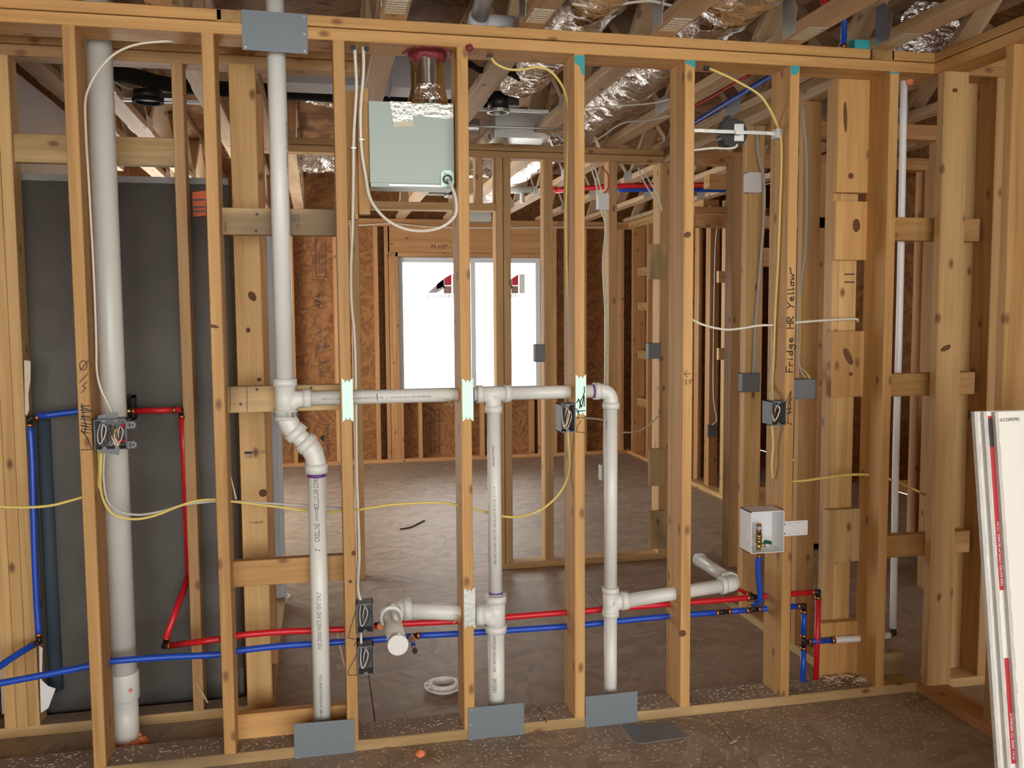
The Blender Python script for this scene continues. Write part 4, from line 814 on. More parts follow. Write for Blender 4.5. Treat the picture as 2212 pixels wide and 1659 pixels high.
cab('white_hood_cable', [(785, 100), (785, 160), (779, 240), (781, 320), (790, 380), (800, 430), (830, 470), (870, 493), (915, 499), (955, 490), (980, 470), (986, 450), (982, 420), (972, 395), (967, 388)], [.06, .06, .06, .07, .07, .05, .03, .02, .01, .0, .0, .0, .01, .03, .05], 'cable_white', 'white cable looping under the hood to its cord plate', .0056)
cab('white_outlet_cable', [(766, 100), (768, 140), (770, 185), (768, 230), (764, 300), (763, 400), (761, 500), (758, 580), (759, 655), (765, 720), (768, 800), (770, 1000), (773, 1100), (776, 1200), (773, 1270), (782, 1306)], [.06, .06, .06, .06, .065, .07, .075, .085, .09, .1, .105, .105, .105, .105, .05, .03], 'cable_white', 'white cable running down a stud to the upper stacked box', .0056)
cab('white_link_cable', [(781, 1364), (780, 1380), (781, 1398)], .02, 'cable_white', 'short white cable joining the two stacked boxes', .0045)
for i, (dx, lb) in enumerate(((0, 'left'), (5, 'middle'), (10, 'right'))):
    cab('grey_cable_drop', [(1633+dx*.3, 268), (1637+dx*.3, 330), (1649+dx*.3, 400), (1645+dx*.3, 520), (1631+dx*.3, 690), (1628+dx*.4, 750), (1626+dx, 812)], [yB-.008, yB-.03, yB-.037, yB-.02, yB-.008, yB-.008, yB-.008], 'cable_grey', f'{lb} of three grey cables on the pale stud behind the fridge stud', .0045, group='three grey cables')
cab('grey_bundle_cable', [(1735, 225), (1742, 330), (1743, 430), (1740, 540), (1728, 640), (1728, 780), (1745, 822)], [yC-.01]*4+[yC-.02, yC-.03, .2], 'cable_grey', 'grey cable down the stud right of the fridge note', .0055)
cab('yellow_bundle_cable', [(1729, 640), (1729, 720), (1729, 785), (1742, 805), (1754, 825)], [yC-.03, yC-.03, yC-.04, .24, .2], 'cable_yellow', 'yellow cable stapled to the grey cable above the dark box', .004)
for i, (u, lb) in enumerate(((1276, 'outer'), (1284, 'inner'))):
    cab('middle_wall_cable', [(u, 358), (u+12, 400), (u+22, 450), (1310-i*2, 500), (1305-i*3, 570), (1311-i*3, 700), (1309-i*3, 850), (1306-i*2, 1004)], YM-.012, 'cable_white', f'{lb} white cable running down the middle wall behind the vent elbow', .005, group='middle wall cables')
cab('middle_wall_red_wire', [(1298, 360), (1312, 375), (1315, 395), (1312, 410), (1304, 418)], YM-.01, 'wire_red', 'red alarm wire above the white panel box', .004)
for i, u in enumerate((1378, 1390)): cab('angled_cable', [(u, 362), (u+12, 390), (u+30, 420), (1430, 446+i*10)], YM-.02, 'cable_white', f'{("left", "right")[i]} of two white cables slanting to the corner post', .005, group='slanting cables')
cab('window_side_cable', [(1170, 575), (1171, 650), (1170, 700), (1167, 744)], YM-.005, 'cable_white', 'white cable above the small grey box in front of the window', .004)
cab('sagging_cable', [(1205, 903), (1235, 902), (1290, 905), (1310, 912), (1330, 932), (1370, 933), (1400, 920), (1428, 893)], [.3, .6, 1.0, 1.3, 1.6, 1.8, 1.9, 2.0], 'cable_white', 'white cable sagging across behind the right vent drop', .0045)
cab('hall_cable', [(1560, 462), (1550, 490), (1545, 540), (1542, 700), (1541, 850), (1548, 905), (1538, 918)], 3.95, 'cable_white', 'white cable down the narrow hall stud', .005)
cab('right_bay_cable', [(2130, 690), (2150, 668), (2175, 640)], [.6, .6, .6], 'cable_yellow', 'short yellow cable in the bay right of the corner stud', .005)
cab('ceiling_white_cable', [(1235, 8), (1280, 14), (1330, 10), (1400, 2), (1440, 10), (1475, 18)], -.1, 'cable_white', 'white cable across the trusses above the top plate', .005)
# staples at cable entries
for u, v, y, lb in ((1057, 122, .07, 'at the yellow drop cable'), (1526, 148, .07, 'at the yellow fridge cable'), (763, 101, .06, 'at the white outlet cable'), (791, 101, .06, 'at the white hood cable')):
    c = P(u, v, y); b = MB(); b.box(c.x-.008, c.x+.008, y-.01, y+.01, H1-.012, H1); b.build('cable_grommet', 'black_plastic', None, f'black foam plug in the top plate {lb}', 'cable plug')
for u, v, y, lb in ((764, 320, .062, 'left'), (781, 302, .062, 'right')):
    c = P(u, v, y); MB().box(c.x-.008, c.x+.008, y-.006, y+.036, c.z-.002, c.z+.002).build('cable_staple', 'galvanized', None, f'wire staple over the {lb} white cable beside the hood', 'staple')

# ============================================================ SHOWER UNIT
su = empty('shower_unit', (-1.17, .6, 0), 'dark grey fiberglass back of a shower unit behind the studs', 'shower')
prof = [(.50, .02), (.485, .10), (.476, .26), (.474, .42), (.478, .46), (.474, .50), (.474, 1.2), (.474, 1.985)]
def shell(x0, x1, nx=18):
    b = MB(); vs = []; m = len(prof)
    for i in range(nx+1):
        x = x0+(x1-x0)*i/nx
        for y, z in prof: vs.append((x, y+.006*noise.noise((x*6, z*4, 1)), z))
        for y, z in prof[::-1]: vs.append((x, y+.02, z))
    k = 2*m
    b.add(vs, [(i*k+j, i*k+(j+1) % k, (i+1)*k+(j+1) % k, (i+1)*k+j) for i in range(nx) for j in range(k)], True)
    b.f += [[len(b.v)-len(vs)+j for j in range(k)], [len(b.v)-k+j for j in range(k)]]; b.sm += [False, False]; return b
shell(-1.585, -.785).build('back_panel', 'fiberglass', su)
b = MB(); vs = []
for i in range(41):
    x = -1.585+.8*i/40
    for y, z in ((.468, 1.985+.006*noise.noise((x*40, 0, 0))), (.468, 2.008), (.50, 2.008), (.50, 1.985)): vs.append((x, y, z))
b.add(vs, [(i*4+j, i*4+(j+1) % 4, (i+1)*4+(j+1) % 4, (i+1)*4+j) for i in range(40) for j in range(4)]); b.build('top_flange', 'fiberglass_edge', su)
MB().box(-1.585, -.785, .56, 1.25, .0, .05).build('pan', 'fiberglass', su)
MB().box(-1.585, -1.57, .48, 1.25, .05, 1.98).build('side_panel', 'fiberglass', su); MB().box(-.80, -.785, .48, 1.25, .05, 1.98).build('side_panel', 'fiberglass', su)
xo = P(100, 1100, .455).x; b = MB(); b.tube([(xo, .475, P(100, 1495, .46).z), (xo, .475, P(100, 907, .46).z)], .024, 14); b.build('corner_cove', 'insul_blue', su)
ol = MB().prism([P(u, v, .466) for u, v in ((415, 415), (445, 412), (445, 466), (417, 468))], (0, .004, 0)).build('warning_label', 'orange_label', su)
for i, v in enumerate((430, 446, 455)): MB().prism([P(u, vv, .4655) for u, vv in ((417, v), (443, v-1), (443, v+3), (417, v+4))], (0, -.0005, 0)).build('print_line', 'tape_black', ol)
MB().prism([P(u, v, .36) for u, v in ((52, 778), (66, 780), (66, 820), (61, 850), (63, 885), (58, 898), (54, 895))], (0, .002, 0)).build('paper_strip', 'paper', None, 'torn pale paper strip stuck beside the left studs', 'paper')
ps = [P(u, v, .372) for u, v in ((84, 1395), (92, 1400), (90, 1470), (104, 1482), (120, 1488), (104, 1530), (88, 1540))]
MB().prism(ps, (0, .003, 0)).build('plastic_scrap', 'pvc_white', None, 'crumpled white plastic scrap at the bottom of the left studs', 'plastic scrap')
# white jamb at the end of the shower wall
jb = empty('door_jamb', (-.71, 1.72, 0), 'tall white primed door jamb at the end of the shower wall', 'door jamb')
bb(jb, 'jamb_board', -.76, -.668, 1.705, 1.725, 0, 2.04, 'primed_white'); bb(jb, 'stop', -.725, -.69, 1.69, 1.705, 0, 2.04, 'primed_white')

# ============================================================ DUCTS AND CEILING SERVICES
def duct(name, pts, r, label, amp=.012, mat='foil', rib=True, sq=1.):
    pts = spline(pts, 10); n = 28; rs = []
    b = MB(); T0 = len(b.v); b.tube(pts, r, n)
    L = 0; acc = [0]
    for i in range(1, len(pts)): acc.append(acc[-1]+(pts[i]-pts[i-1]).length)
    for i in range(len(pts)):
        for j in range(n):
            v = b.v[i*n+j]; c = pts[i]; d = v-c; k = 1+amp/r*(noise.noise(v*14)+.6*noise.noise(v*35))+(.02*math.sin(acc[i]*150) if rib else 0); d = d*k; d.z *= sq; b.v[i*n+j] = c+d
    return b.build(name, mat, None, label, 'duct')
def dense(a, b_, n): a, b_ = Vector(a), Vector(b_); return [a.lerp(b_, i/n) for i in range(n+1)]
duct('foil_duct', dense((.49, -1.7, 2.66), (.47, .2, 2.63), 8)+dense((.46, .4, 2.61), (.43, .98, 2.60), 4), .142, 'crinkled foil flex duct in the truss bay above the yellow drop cable', .014, sq=.9)
duct('foil_duct', dense((.975, -1.7, 2.66), (.965, .2, 2.645), 8)+dense((.96, .4, 2.62), (.95, 1.9, 2.60), 7), .155, 'wide foil flex duct in the truss bay above the fridge stud', .02, sq=.9)
duct('foil_duct', dense((-.02, -.9, 2.72), (-.035, -.1, 2.64), 5)+[(-.04, .1, 2.68)], .10, 'crumpled foil duct above the red caulk', .024, rib=False)
duct('foil_duct', dense((-.72, 3.4, 2.6), (.9, 3.45, 2.6), 10), .11, 'foil duct crossing the far trusses', .02)
duct('foil_duct', dense((1.10, 2.6, 2.64), (1.08, 5.3, 2.64), 8), .11, 'foil duct running back over the far room', .015)
duct('foil_duct', dense((2.0, .3, 2.66), (2.6, 1.7, 2.64), 7), .11, 'foil duct over the right bays', .02)
duct('foil_duct', dense((-.5, 1.55, 2.60), (-.02, 1.75, 2.56), 4), .06, 'slim foil duct beside the white vent pipe', .008, rib=False)
duct('smooth_duct', dense((.06, 1.95, 2.53), (.42, 1.95, 2.53), 4), .05, 'smooth metal duct resting on the middle wall', .0, 'galvanized', False)
gd2 = empty('gray_duct', (-.25, 1.12, 2.51), 'grey duct trunk behind the hood duct', 'duct')
MB().box(-.62, .16, 1.06, 1.24, 2.512, 2.66).build('trunk', 'duct_grey', gd2)
for x in (-.36, -.13, .03): MB().box(x, x+.006, 1.055, 1.245, 2.508, 2.664).build('seam', 'duct_grey', gd2)
wire('black_lineset', [PZ(u, v, 2.55) for u, v in ((205, 150), (245, 157), (300, 168), (390, 186), (620, 199), (730, 206), (860, 210), (985, 214), (1060, 222))], .034, 'black_foam', 'thick black foam covered refrigerant line crossing the trusses', 'pipe', n=14)
wire('copper_line', [PZ(u, v, 2.59) for u, v in ((600, 184), (660, 182), (730, 187), (800, 188), (860, 188), (990, 190))], .008, 'copper', 'thin copper refrigerant line above the black foam line', 'pipe')
wire('ceiling_drain', [PZ(u, v, 2.52) for u, v in ((236, 168), (262, 185), (300, 197))], .006, 'cable_grey', 'grey cable running to the black lamp can over the shower', 'cable')
def lampcan(c, r, h, label):
    t = empty('recessed_can', c, label, 'light fixture'); c = Vector(c)
    MB().tube([c+Vector((0, 0, .012)), c+Vector((0, 0, h))], r, 24).build('can', 'black_plastic', t); MB().ring(c, (0, 0, 1), r*1.08, r*.85, .014, 24).build('rim', 'galvanized' if r < .06 else 'black_foam', t)
    MB().box(c.x+r*.8, c.x+r*1.9, c.y-.03, c.y+.03, c.z+h*.35, c.z+h*.8).build('junction_box', 'black_plastic', t); MB().box(c.x-.26, c.x+.26, c.y+r+.002, c.y+r+.012, 2.47, 2.485).build('hanger_bar', 'galvanized', t); return t
lampcan(PZ(320, 222, 2.452), .062, .05, 'black recessed lamp can hanging over the shower'); lampcan(PZ(1076, 244, 2.45), .05, .09, 'black recessed lamp can beside the foil duct'); lampcan(PZ(974, 426, 2.45), .05, .08, 'black recessed lamp can in the far room seen under the hood')
c = PZ(1126, 298, 2.44); rb = empty('register_box', c, 'galvanized register box under the trusses', 'register box')
MB().box(c.x-.14, c.x+.14, c.y, c.y+.16, 2.45, 2.575).build('box', 'galvanized', rb); MB().box(c.x-.145, c.x+.145, c.y-.012, c.y+.165, 2.438, 2.45).build('flange', 'galvanized', rb); MB().box(c.x-.145, c.x+.12, c.y-.012, c.y-.002, 2.45, 2.475).build('nailing_lip', 'galvanized', rb)
for dx in (-.1, -.03, .05, .11): MB().tube([(c.x+dx, c.y-.002, 2.53), (c.x+dx, c.y+.002, 2.53)], .005, 8).build('screw', 'nail_head', rb)
c = PZ(1040, 478, 2.43); MB().box(c.x-.12, c.x+.1, c.y, c.y+.2, 2.43, 2.56).build('register_boot', 'galvanized', None, 'small galvanized register boot above the window header', 'register box')
b = MB(); b.tube(dense(P(1000, 272, 1.4), P(1225, 279, 1.4), 3), .006, 8); b.build('hanger_rod', 'galvanized', None, 'thin metal hanger rod in front of the register box', 'hanger rod')
wire('blue_ceiling_line', [PZ(u, v, 2.53) for u, v in ((1440, 302), (1498, 266), (1580, 216), (1668, 163), (1740, 118))], .013, 'pex_blue', 'blue water line lying along a truss above the fridge stud', 'water pipe')
wire('red_ceiling_line', [PZ(u, v, 2.57) for u, v in ((1470, 245), (1502, 228), (1560, 196), (1620, 160))], .007, 'pex_red', 'thin red water line under the wide foil duct', 'water pipe')
wire('red_far_line', [PZ(u, v, 2.452) for u, v in ((1200, 412), (1330, 402), (1440, 400), (1590, 399))], .02, 'pex_red', 'red water line crossing under the far trusses', 'water pipe')
wire('blue_far_line', [PZ(u, v, 2.45) for u, v in ((1330, 410), (1440, 409), (1590, 411))], .018, 'pex_blue', 'blue water line crossing under the far trusses', 'water pipe')
c = PZ(1196, 412, 2.44); MB().tube([c, c+Vector((0, 0, .05)), c+Vector((0, 0, .051)), c+Vector((0, 0, .09))], [.028, .028, .034, .034], 14).build('orange_plug', 'cord_orange', None, 'bright orange plug hanging from the far ceiling', 'pipe plug')
fv = empty('far_vent_pipe', P(1125, 437, 4.2), 'white vent tee hanging under the far trusses', 'pipe')
MB().tube([P(1092, 410, 4.2), P(1148, 410, 4.2)], .03, 16).build('pipe', 'pvc', fv); MB().tube([P(1128, 412, 4.2), P(1128, 438, 4.2)], .02, 14).build('drop', 'pvc', fv)
bt = empty('blue_riser', P(1822, 95, .07), 'blue water tube rising above the top plate beside the teal block', 'water pipe')
cx = P(1822, 95, .07); MB().tube([(cx.x, .07, H2+.03), (cx.x+.002, .07, 2.80)], .0112, 12).build('tube', 'pex_blue', bt); MB().tube([(cx.x, .07, H2-.002), (cx.x, .07, H2+.014)], .017, 12).build('fitting', 'black_plastic', bt); MB().tube([(cx.x, .07, H2+.018), (cx.x, .07, H2+.032)], .0128, 12).build('crimp_ring', 'copper', bt)
cx = P(1786, 4, -.02); MB().tube([(cx.x, .0, cx.z-.003), (cx.x, .0, 2.86)], .0112, 12).build('red_riser', 'pex_red', None, 'red water tube above the wide foil duct', 'water pipe')
# lamp box on its bar between two studs
bar = empty('bar_hanger_box', P(1588, 320, .07), 'round black fixture box on a galvanized bar between two studs', 'electrical box')
zb_ = P(1588, 286, .07).z; b = MB(); b.box(.8515, 1.2185, .062, .074, zb_-.006, zb_+.006); b.build('bar', 'galvanized', bar)
MB().box(1.196, 1.2188, .05, .09, zb_-.018, zb_+.016).build('end_bracket', 'galvanized', bar)
cc = P(1586, 287, .085); pts = []
for i in range(40):
    a = 2*math.pi*i/40; r = .053+(.006*math.sin(i*2.3) if (5 < i < 15 or 20 < i < 26) else 0)+(.012 if i == 12 else 0); pts.append((cc.x+math.cos(a)*r, .085, cc.z+math.sin(a)*r))
MB().prism(pts, (0, .05, 0)).build('box', 'black_plastic', bar)
for v0, v1 in ((268, 283), (292, 305)): MB().prism([P(u, v, .084) for u, v in ((1586, v0), (1606, v0), (1606, v1), (1585, v1))], (0, -.003, 0)).build('clamp_plate', 'galvanized', bar)
MB().prism([P(u, v, .058) for u, v in ((1589, 281), (1606, 282), (1606, 291), (1589, 290))], (0, .002, 0)).build('clip', 'galvanized', bar)
cab('white_box_cable', [(1592, 312), (1588, 318), (1570, 321), (1540, 320), (1495, 325)], [.083, .08, .08, .085, .09], 'cable_white', 'white cable from the round black fixture box', .0042)

# ============================================================ DRYWALL OFFCUTS AND WHITE PANEL
dw = [('rear', 1.318, -.868, -1.040, .0127), ('middle', 1.337, -.8815, -1.0535, .0127), ('front', 1.362, -.895, -1.067, .0127)]
for nm, x0, yt, yb_, th in dw:
    t = empty('drywall_sheet', (1.58, yb_, 0), f'{nm} sheet of the leaning drywall offcuts at the corner wall', 'drywall', 'leaning drywall offcuts')
    ax = Vector((0, yt-yb_, 1.22)); nr = Vector((0, -1.22, yt-yb_)).normalized(); A = Vector((x0, yb_, 0)); B = Vector((1.80, yb_, 0))
    MB().prism([A, B, B+ax, A+ax], -nr*.0127).build('board', 'drywall_face', t)
    b = MB(); n = 40
    for i in range(n):
        f0, f1 = i/n, (i+1)/n; w0 = .010+.006*noise.noise((i*.9, len(nm), 0)); E_ = Vector((-.0008, 0, 0)); b.prism([A+E_+ax*f0+nr*.0004, A+ax*f0+Vector((w0, 0, 0))+nr*.0004, A+ax*f1+Vector((w0, 0, 0))+nr*.0004, A+E_+ax*f1+nr*.0004], -nr*.0130)
    b.build('rough_edge', 'drywall_edge', t)
    if nm == 'front':
        text_flat('sheet_print', 'd.COM/PEI', A+ax*.978+Vector((.012, 0, 0))+nr*.001, (1, 0, 0), ax, .014, 'ink_print', t)
        text_flat('sheet_mark', 'B', A+ax*.3+Vector((.065, 0, 0))+nr*.001, (1, 0, 0), ax, .012, 'ink_print', t)
    if nm == 'middle':
        for f0, f1, m in ((.60, .99, 'tape_red'), (.92, .985, 'tape_black'), (.22, .45, 'tape_red')):
            MB().prism([A+ax*f0+Vector((.012, 0, 0))+nr*.001, A+ax*f0+Vector((.026, 0, 0))+nr*.001, A+ax*f1+Vector((.026, 0, 0))+nr*.001, A+ax*f1+Vector((.012, 0, 0))+nr*.001], nr*(.0012 if m == 'tape_black' else .0008)).build('end_tape', m, t)
        text_flat('tape_print', 'FIRE-RATED GYPSUM BOARD 1/2 IN', A+ax*.61+Vector((.022, 0, 0))+nr*.0026, ax, (-1, 0, 0), .011, 'white_plastic', t)
        text_flat('tape_print', 'PULL HERE TO SEPARATE', A+ax*.23+Vector((.022, 0, 0))+nr*.0026, ax, (-1, 0, 0), .011, 'white_plastic', t)
a, c = P(2122, 787, .35), P(2172, 900, .35); wp = MB().box(a.x, c.x+.04, .35, .362, c.z, a.z).build('drywall_offcut', 'primed_white', None, 'white panel with a dark mark behind the corner stud', 'drywall')
MB().box(a.x+.008, a.x+.014, .348, .351, a.z-.11, a.z-.075).build('dark_mark', 'ink', wp)  # short dark strip on the panel face

# ============================================================ LETTERING, MARKER AND STAMPS
GL = {'F': [[(.1, 0), (.15, 1)], [(.15, 1), (.7, 1)], [(.12, .5), (.5, .52)]], 'r': [[(.1, .55), (.12, 0)], [(.12, .4), (.3, .58), (.45, .5)]], 'i': [[(.15, .5), (.17, 0)], [(.15, .75), (.18, .8)]],
      'd': [[(.5, .5), (.2, .45), (.12, .15), (.35, .03), (.52, .3), (.5, 1.0), (.54, .02)]], 'g': [[(.5, .5), (.2, .5), (.15, .2), (.4, .15), (.5, .45), (.48, -.3), (.2, -.4), (.1, -.2)]], 'e': [[(.12, .28), (.5, .32), (.4, .55), (.18, .5), (.12, .2), (.3, 0), (.55, .1)]],
      'H': [[(.1, 0), (.12, 1)], [(.6, 0), (.62, 1)], [(.1, .5), (.62, .52)]], 'R': [[(.1, 0), (.12, 1), (.5, .95), (.55, .65), (.15, .5), (.6, 0)]], 'Y': [[(.05, 1), (.3, .55), (.3, .5)], [(.65, 1), (.3, .5), (.15, -.1)]],
      'l': [[(.15, .95), (.18, .03), (.35, .1)]], 'o': [[(.35, .5), (.12, .35), (.2, .02), (.48, .1), (.5, .4), (.35, .5), (.6, .45)]], 'w': [[(.05, .5), (.15, .02), (.35, .4), (.5, .02), (.7, .5), (1.3, .62)]], ' ': [],
      '3': [[(.1, .95), (.5, .95), (.25, .6), (.5, .35), (.35, .02), (.08, .1)]], '5': [[(.5, 1), (.15, .95), (.12, .6), (.45, .55), (.5, .2), (.1, .02)]], '.': [[(.2, 0), (.24, .04)]], '7': [[(.05, .95), (.55, 1), (.2, 0)]], 'S': [[(.6, 1), (.2, .85), (.55, .5), (.5, .15), (.1, 0)]], '"': [[(.1, 1.1), (.1, .85)], [(.25, 1.1), (.25, .85)]]}
def hand(name, s, org, xd, yd, h, wd, parent, adv=.72, mat='ink', nrm=(0, -1, 0), sp=1.):
    org, xd, yd = Vector(org), Vector(xd), Vector(yd); b = MB(); x = 0.
    for ch in s:
        for st_ in GL[ch]: b.ribbon([org+xd*(x+p_[0])*h*sp+yd*p_[1]*h for p_ in st_], wd, nrm)
        x += {'i': .45, 'l': .42, ' ': .75, 'w': 1.2, '.': .35, 'r': .6}.get(ch, adv+.06)
    return b.build(name, mat, parent)
eps = -.0006
hand('handwriting', 'Fridge HR Yellow', P(1712, 806, eps), (0, 0, 1), (-1, 0, 0), .0265, .0038, STUD[3], .62, sp=1.36)
hand('handwriting', '3.5"', P(1479, 830, eps), (1, 0, 0), (0, 0, 1), .0155, .0021, STUD[2], .6)
strokes('marker_arrow', [[P(1492, 807, eps), P(1478, 808, eps)], [P(1484, 801, eps), P(1478, 808, eps), P(1485, 815, eps)]], .0021, (0, -1, 0), 'ink', STUD[2])
circ = [P(180+8*math.cos(a/8*math.pi), 789+10*math.sin(a/8*math.pi), eps) for a in range(17)]
strokes('marker_note', [circ, [P(172, 802, eps), P(191, 778, eps)], [P(171, 827, eps), P(190, 807, eps)], [P(188, 825, eps), P(178, 834, eps), P(186, 838, eps), P(175, 849, eps)]], .0022, (0, -1, 0), 'ink', STUD[-3])
random.seed(3)
scr = []
for i in range(12): scr.append([P(173+random.random()*4, 875+i*5+random.random()*4, eps), P(190+random.random()*9, 872+i*5.4+random.random()*8, eps)])
scr += [[P(176, 930, eps), P(188, 945, eps), P(197, 968, eps)], [P(176, 972, eps), P(200, 971, eps)], [P(177, 872, eps), P(180, 900, eps), P(186, 920, eps), P(182, 938, eps)]]
strokes('marker_scribble', scr, .0028, (0, -1, 0), 'ink', STUD[-3])
strokes('marker_scribble', [[P(u, v, eps) for u, v in l] for l in ([(1699, 868), (1709, 845), (1704, 872), (1711, 858)], [(1698, 884), (1711, 882)], [(1699, 893), (1710, 890)], [(1703, 872), (1702, 912)], [(1698, 912), (1711, 917)], [(1708, 870), (1705, 895)])], .003, (0, -1, 0), 'ink', STUD[3])
strokes('marker_line', [[P(u, v, eps) for u, v in l] for l in ([(769, 1318), (751, 1378), (770, 1381)], [(771, 1413), (752, 1449), (753, 1459), (771, 1458)], [(765, 1395), (770, 1385)])], .0022, (0, -1, 0), 'ink', STUD[-1])
strokes('marker_line', [[P(u, v, eps) for u, v in l] for l in ([(1255, 909), (1246, 922), (1246, 933), (1264, 935)], [(1246, 903), (1264, 902)], [(1250, 898), (1248, 906)])], .0022, (0, -1, 0), 'ink', STUD[1])
b = MB(); b.ribbon([PZ(1163, 1527, .0382), PZ(1181, 1561, .0382)], .003, (0, 0, 1)); b.build('marker_line', 'ink', wf)
yb3 = .0995
strokes('saw_line', [[P(533, 836, yb3), P(534, 889, yb3)], [P(497, 836, yb3), P(497, 889, yb3)]], .0016, (0, -1, 0), 'ink', wf)
for u, v in ((555, 835+6), (520, 873), (555, 463), (553, 499), (672, 838)):
    c = P(u, v, .0998); MB().tube([c, c+Vector((0, -.0005, 0))], .005, 12).build('knot', 'ink_print', wf)
text_flat('lumber_stamp', 'STUD', P(638, 463, .0995), (0, 0, -1), (1, 0, 0), .02, 'ink_print', wf); text_flat('lumber_stamp', '239', P(630, 463, .0995), (0, 0, -1), (1, 0, 0), .018, 'ink_print', wf)
ysd = YS-.0305
text_flat('lumber_stamp', 'STUD', P(548, 980, ysd), (1, 0, 0), (0, 0, 1), .017, 'ink_print', wt); text_flat('lumber_stamp', '239', P(530, 990, ysd), (1, 0, 0), (0, 0, 1), .017, 'ink_print', wt)
MB().prism([P(u, v, ysd) for u, v in ((529, 975), (546, 975), (545, 981), (528, 981))], (0, -.0005, 0)).build('lumber_stamp', 'ink_print', wt)
text_flat('lumber_stamp', 'T 3N8 HT', P(538, 1132, ysd), (1, 0, 0), (0, 0, 1), .012, 'ink_print', wt)
text_flat('lumber_stamp', 'miller', P(490, 500, .0995), (0, 0, 1), (-1, 0, 0), .014, 'ink_print', wf)
for v in (594, 611):
    MB().prism([P(u, vv, .1645) for u, vv in ((1824, v-3), (1846, v-3), (1846, v), (1824, v))], (0, -.0005, 0)).build('lumber_stamp', 'ink_print', wi)
yo = YO-.001
def osbtext(s, u, v, size, m='ink', sx=1.): text_flat('sheathing_print', s, P(u, v, yo), (0, 0, 1), (-1, 0, 0), size, m, wb, sx=sx)
osbtext('APA', 694, 666, .085, sx=.95); osbtext('MILL 933', 702, 666, .045, 'ink_print'); osbtext('7/16 CAT', 696, 757, .06, 'ink_print'); osbtext('24/16', 706, 755, .055, 'ink_print'); osbtext('DRC U', 697, 812, .05, 'ink_print'); osbtext('10 1/29', 708, 810, .045, 'ink_print')
osbtext('Georgia-Pacific', 713, 988, .072, sx=.78)
MB().prism([P(u, v, yo) for u, v in ((700, 955), (700, 938), (690, 946))], (0, -.001, 0)).build('sheathing_print', 'ink', wb)
strokes('sheathing_print', [[P(u, v, yo) for u, v in l] for l in ([(681, 516), (683, 598), (704, 598), (703, 516)], [(684, 604), (700, 604)], [(684, 608), (703, 608)], [(688, 749), (712, 748)], [(690, 760), (700, 760)], [(690, 783), (712, 782)])], .008, (0, -1, 0), 'ink_print', wb)
osbtext('SIZED FOR SPACING', 692, 590, .03, 'ink_print', .8); osbtext('THIS SIDE DOWN', 700, 590, .03, 'ink_print', .8)
osbtext('Georgia', 1210, 972, .07, sx=.8); osbtext('7/16 CAT', 1207, 690, .05, 'ink_print'); osbtext('SIZED FOR', 1205, 590, .04, 'ink_print'); osbtext('APA', 1207, 640, .06)
strokes('sheathing_print', [[P(u, v, yo) for u, v in ((930, 886), (949, 886), (950, 978), (930, 979), (930, 886))]], .008, (0, -1, 0), 'ink_print', wb); osbtext('RATED SHEATHING', 943, 975, .05, 'ink_print', .8)
text_flat('header_note', '73 1/2', P(930, 537, YF-.001), (1, 0, 0), (0, 0, 1), .055, 'ink', wb)
# teal paint on the stud tops
for k_, poly in ((1, [(1241, 119), (1263, 119), (1263, 165), (1256, 158), (1252, 142), (1242, 136)]), (2, [(1481, 130), (1502, 130), (1502, 148), (1492, 141), (1482, 138)]), (3, [(1708, 142), (1727, 142), (1726, 154), (1718, 163), (1709, 160)]), (4, [(1922, 155), (1944, 155), (1943, 158), (1923, 159)])):
    MB().prism([P(u, v, eps) for u, v in poly], (0, .0004, 0)).build('paint_mark', 'paint_teal', STUD[k_])

# ============================================================ DEBRIS
random.seed(11)
def chips(name, n, fx, label, mat):
    b = MB()
    for i in range(n):
        x, y, z = fx(); a = random.random()*6.3; l = random.choice((.002, .003, .004, .006)); w_ = random.uniform(.0007, .0016); t_ = random.uniform(-.25, .25)
        b.obox((x, y, z+.0012), (math.cos(a)*l, math.sin(a)*l, t_*l), (-math.sin(a)*w_, math.cos(a)*w_, 0), (0, 0, .0005))
    return b.build(name, mat, None, label, 'sawdust', kind='stuff')
def front():
    while 1:
        x, y = random.uniform(-1.6, 2.0), -abs(random.gauss(0, .32)); 
        if y > -1.3 and not (x > 1.80): return x, y-.002, 0
chips('sawdust', 2600, front, 'fine sawdust and wood chips scattered over the front floor', 'chip')
chips('plate_sawdust', 900, lambda: (random.uniform(-1.9, 1.7), random.uniform(.01, .13), ST), 'sawdust lying on the bottom plate', 'chip_pale')
chips('inner_sawdust', 900, lambda: (random.uniform(-.6, 2.2), random.uniform(.15, 2.0), 0) if random.random() < .6 else (random.uniform(-1.8, 1.4), random.uniform(.15, .36), 0), 'sawdust scattered over the bath floor', 'chip')
chips('far_sawdust', 300, lambda: (random.uniform(-.5, 2.4), random.uniform(2.2, 5.5), 0), 'scattered wood chips over the far room floor', 'hood_dark')
b = MB()
for i in range(60):
    c = P(random.uniform(1780, 1880), 1472+random.uniform(-8, 10), random.uniform(.04, .12)); a = random.random()*6.3; l = random.uniform(.006, .018); c.z = ST+random.uniform(.001, .012)
    b.obox(c, (math.cos(a)*l, math.sin(a)*l, random.uniform(-.3, .3)*l), (-math.sin(a)*l*.35, math.cos(a)*l*.35, random.uniform(-.2, .2)*l), (0, 0, .0006))
b.build('wood_shavings', 'chip_pale', None, 'heap of pale wood shavings on the plate beside the red and blue tubes', 'wood shavings', kind='stuff')
c = PZ(908, 1628, .012); blob('foam_scrap', c, .018, .013, .012, 'foam_orange', 'orange foam scrap on the floor in front of the bottom plate', 'foam', seed=5)
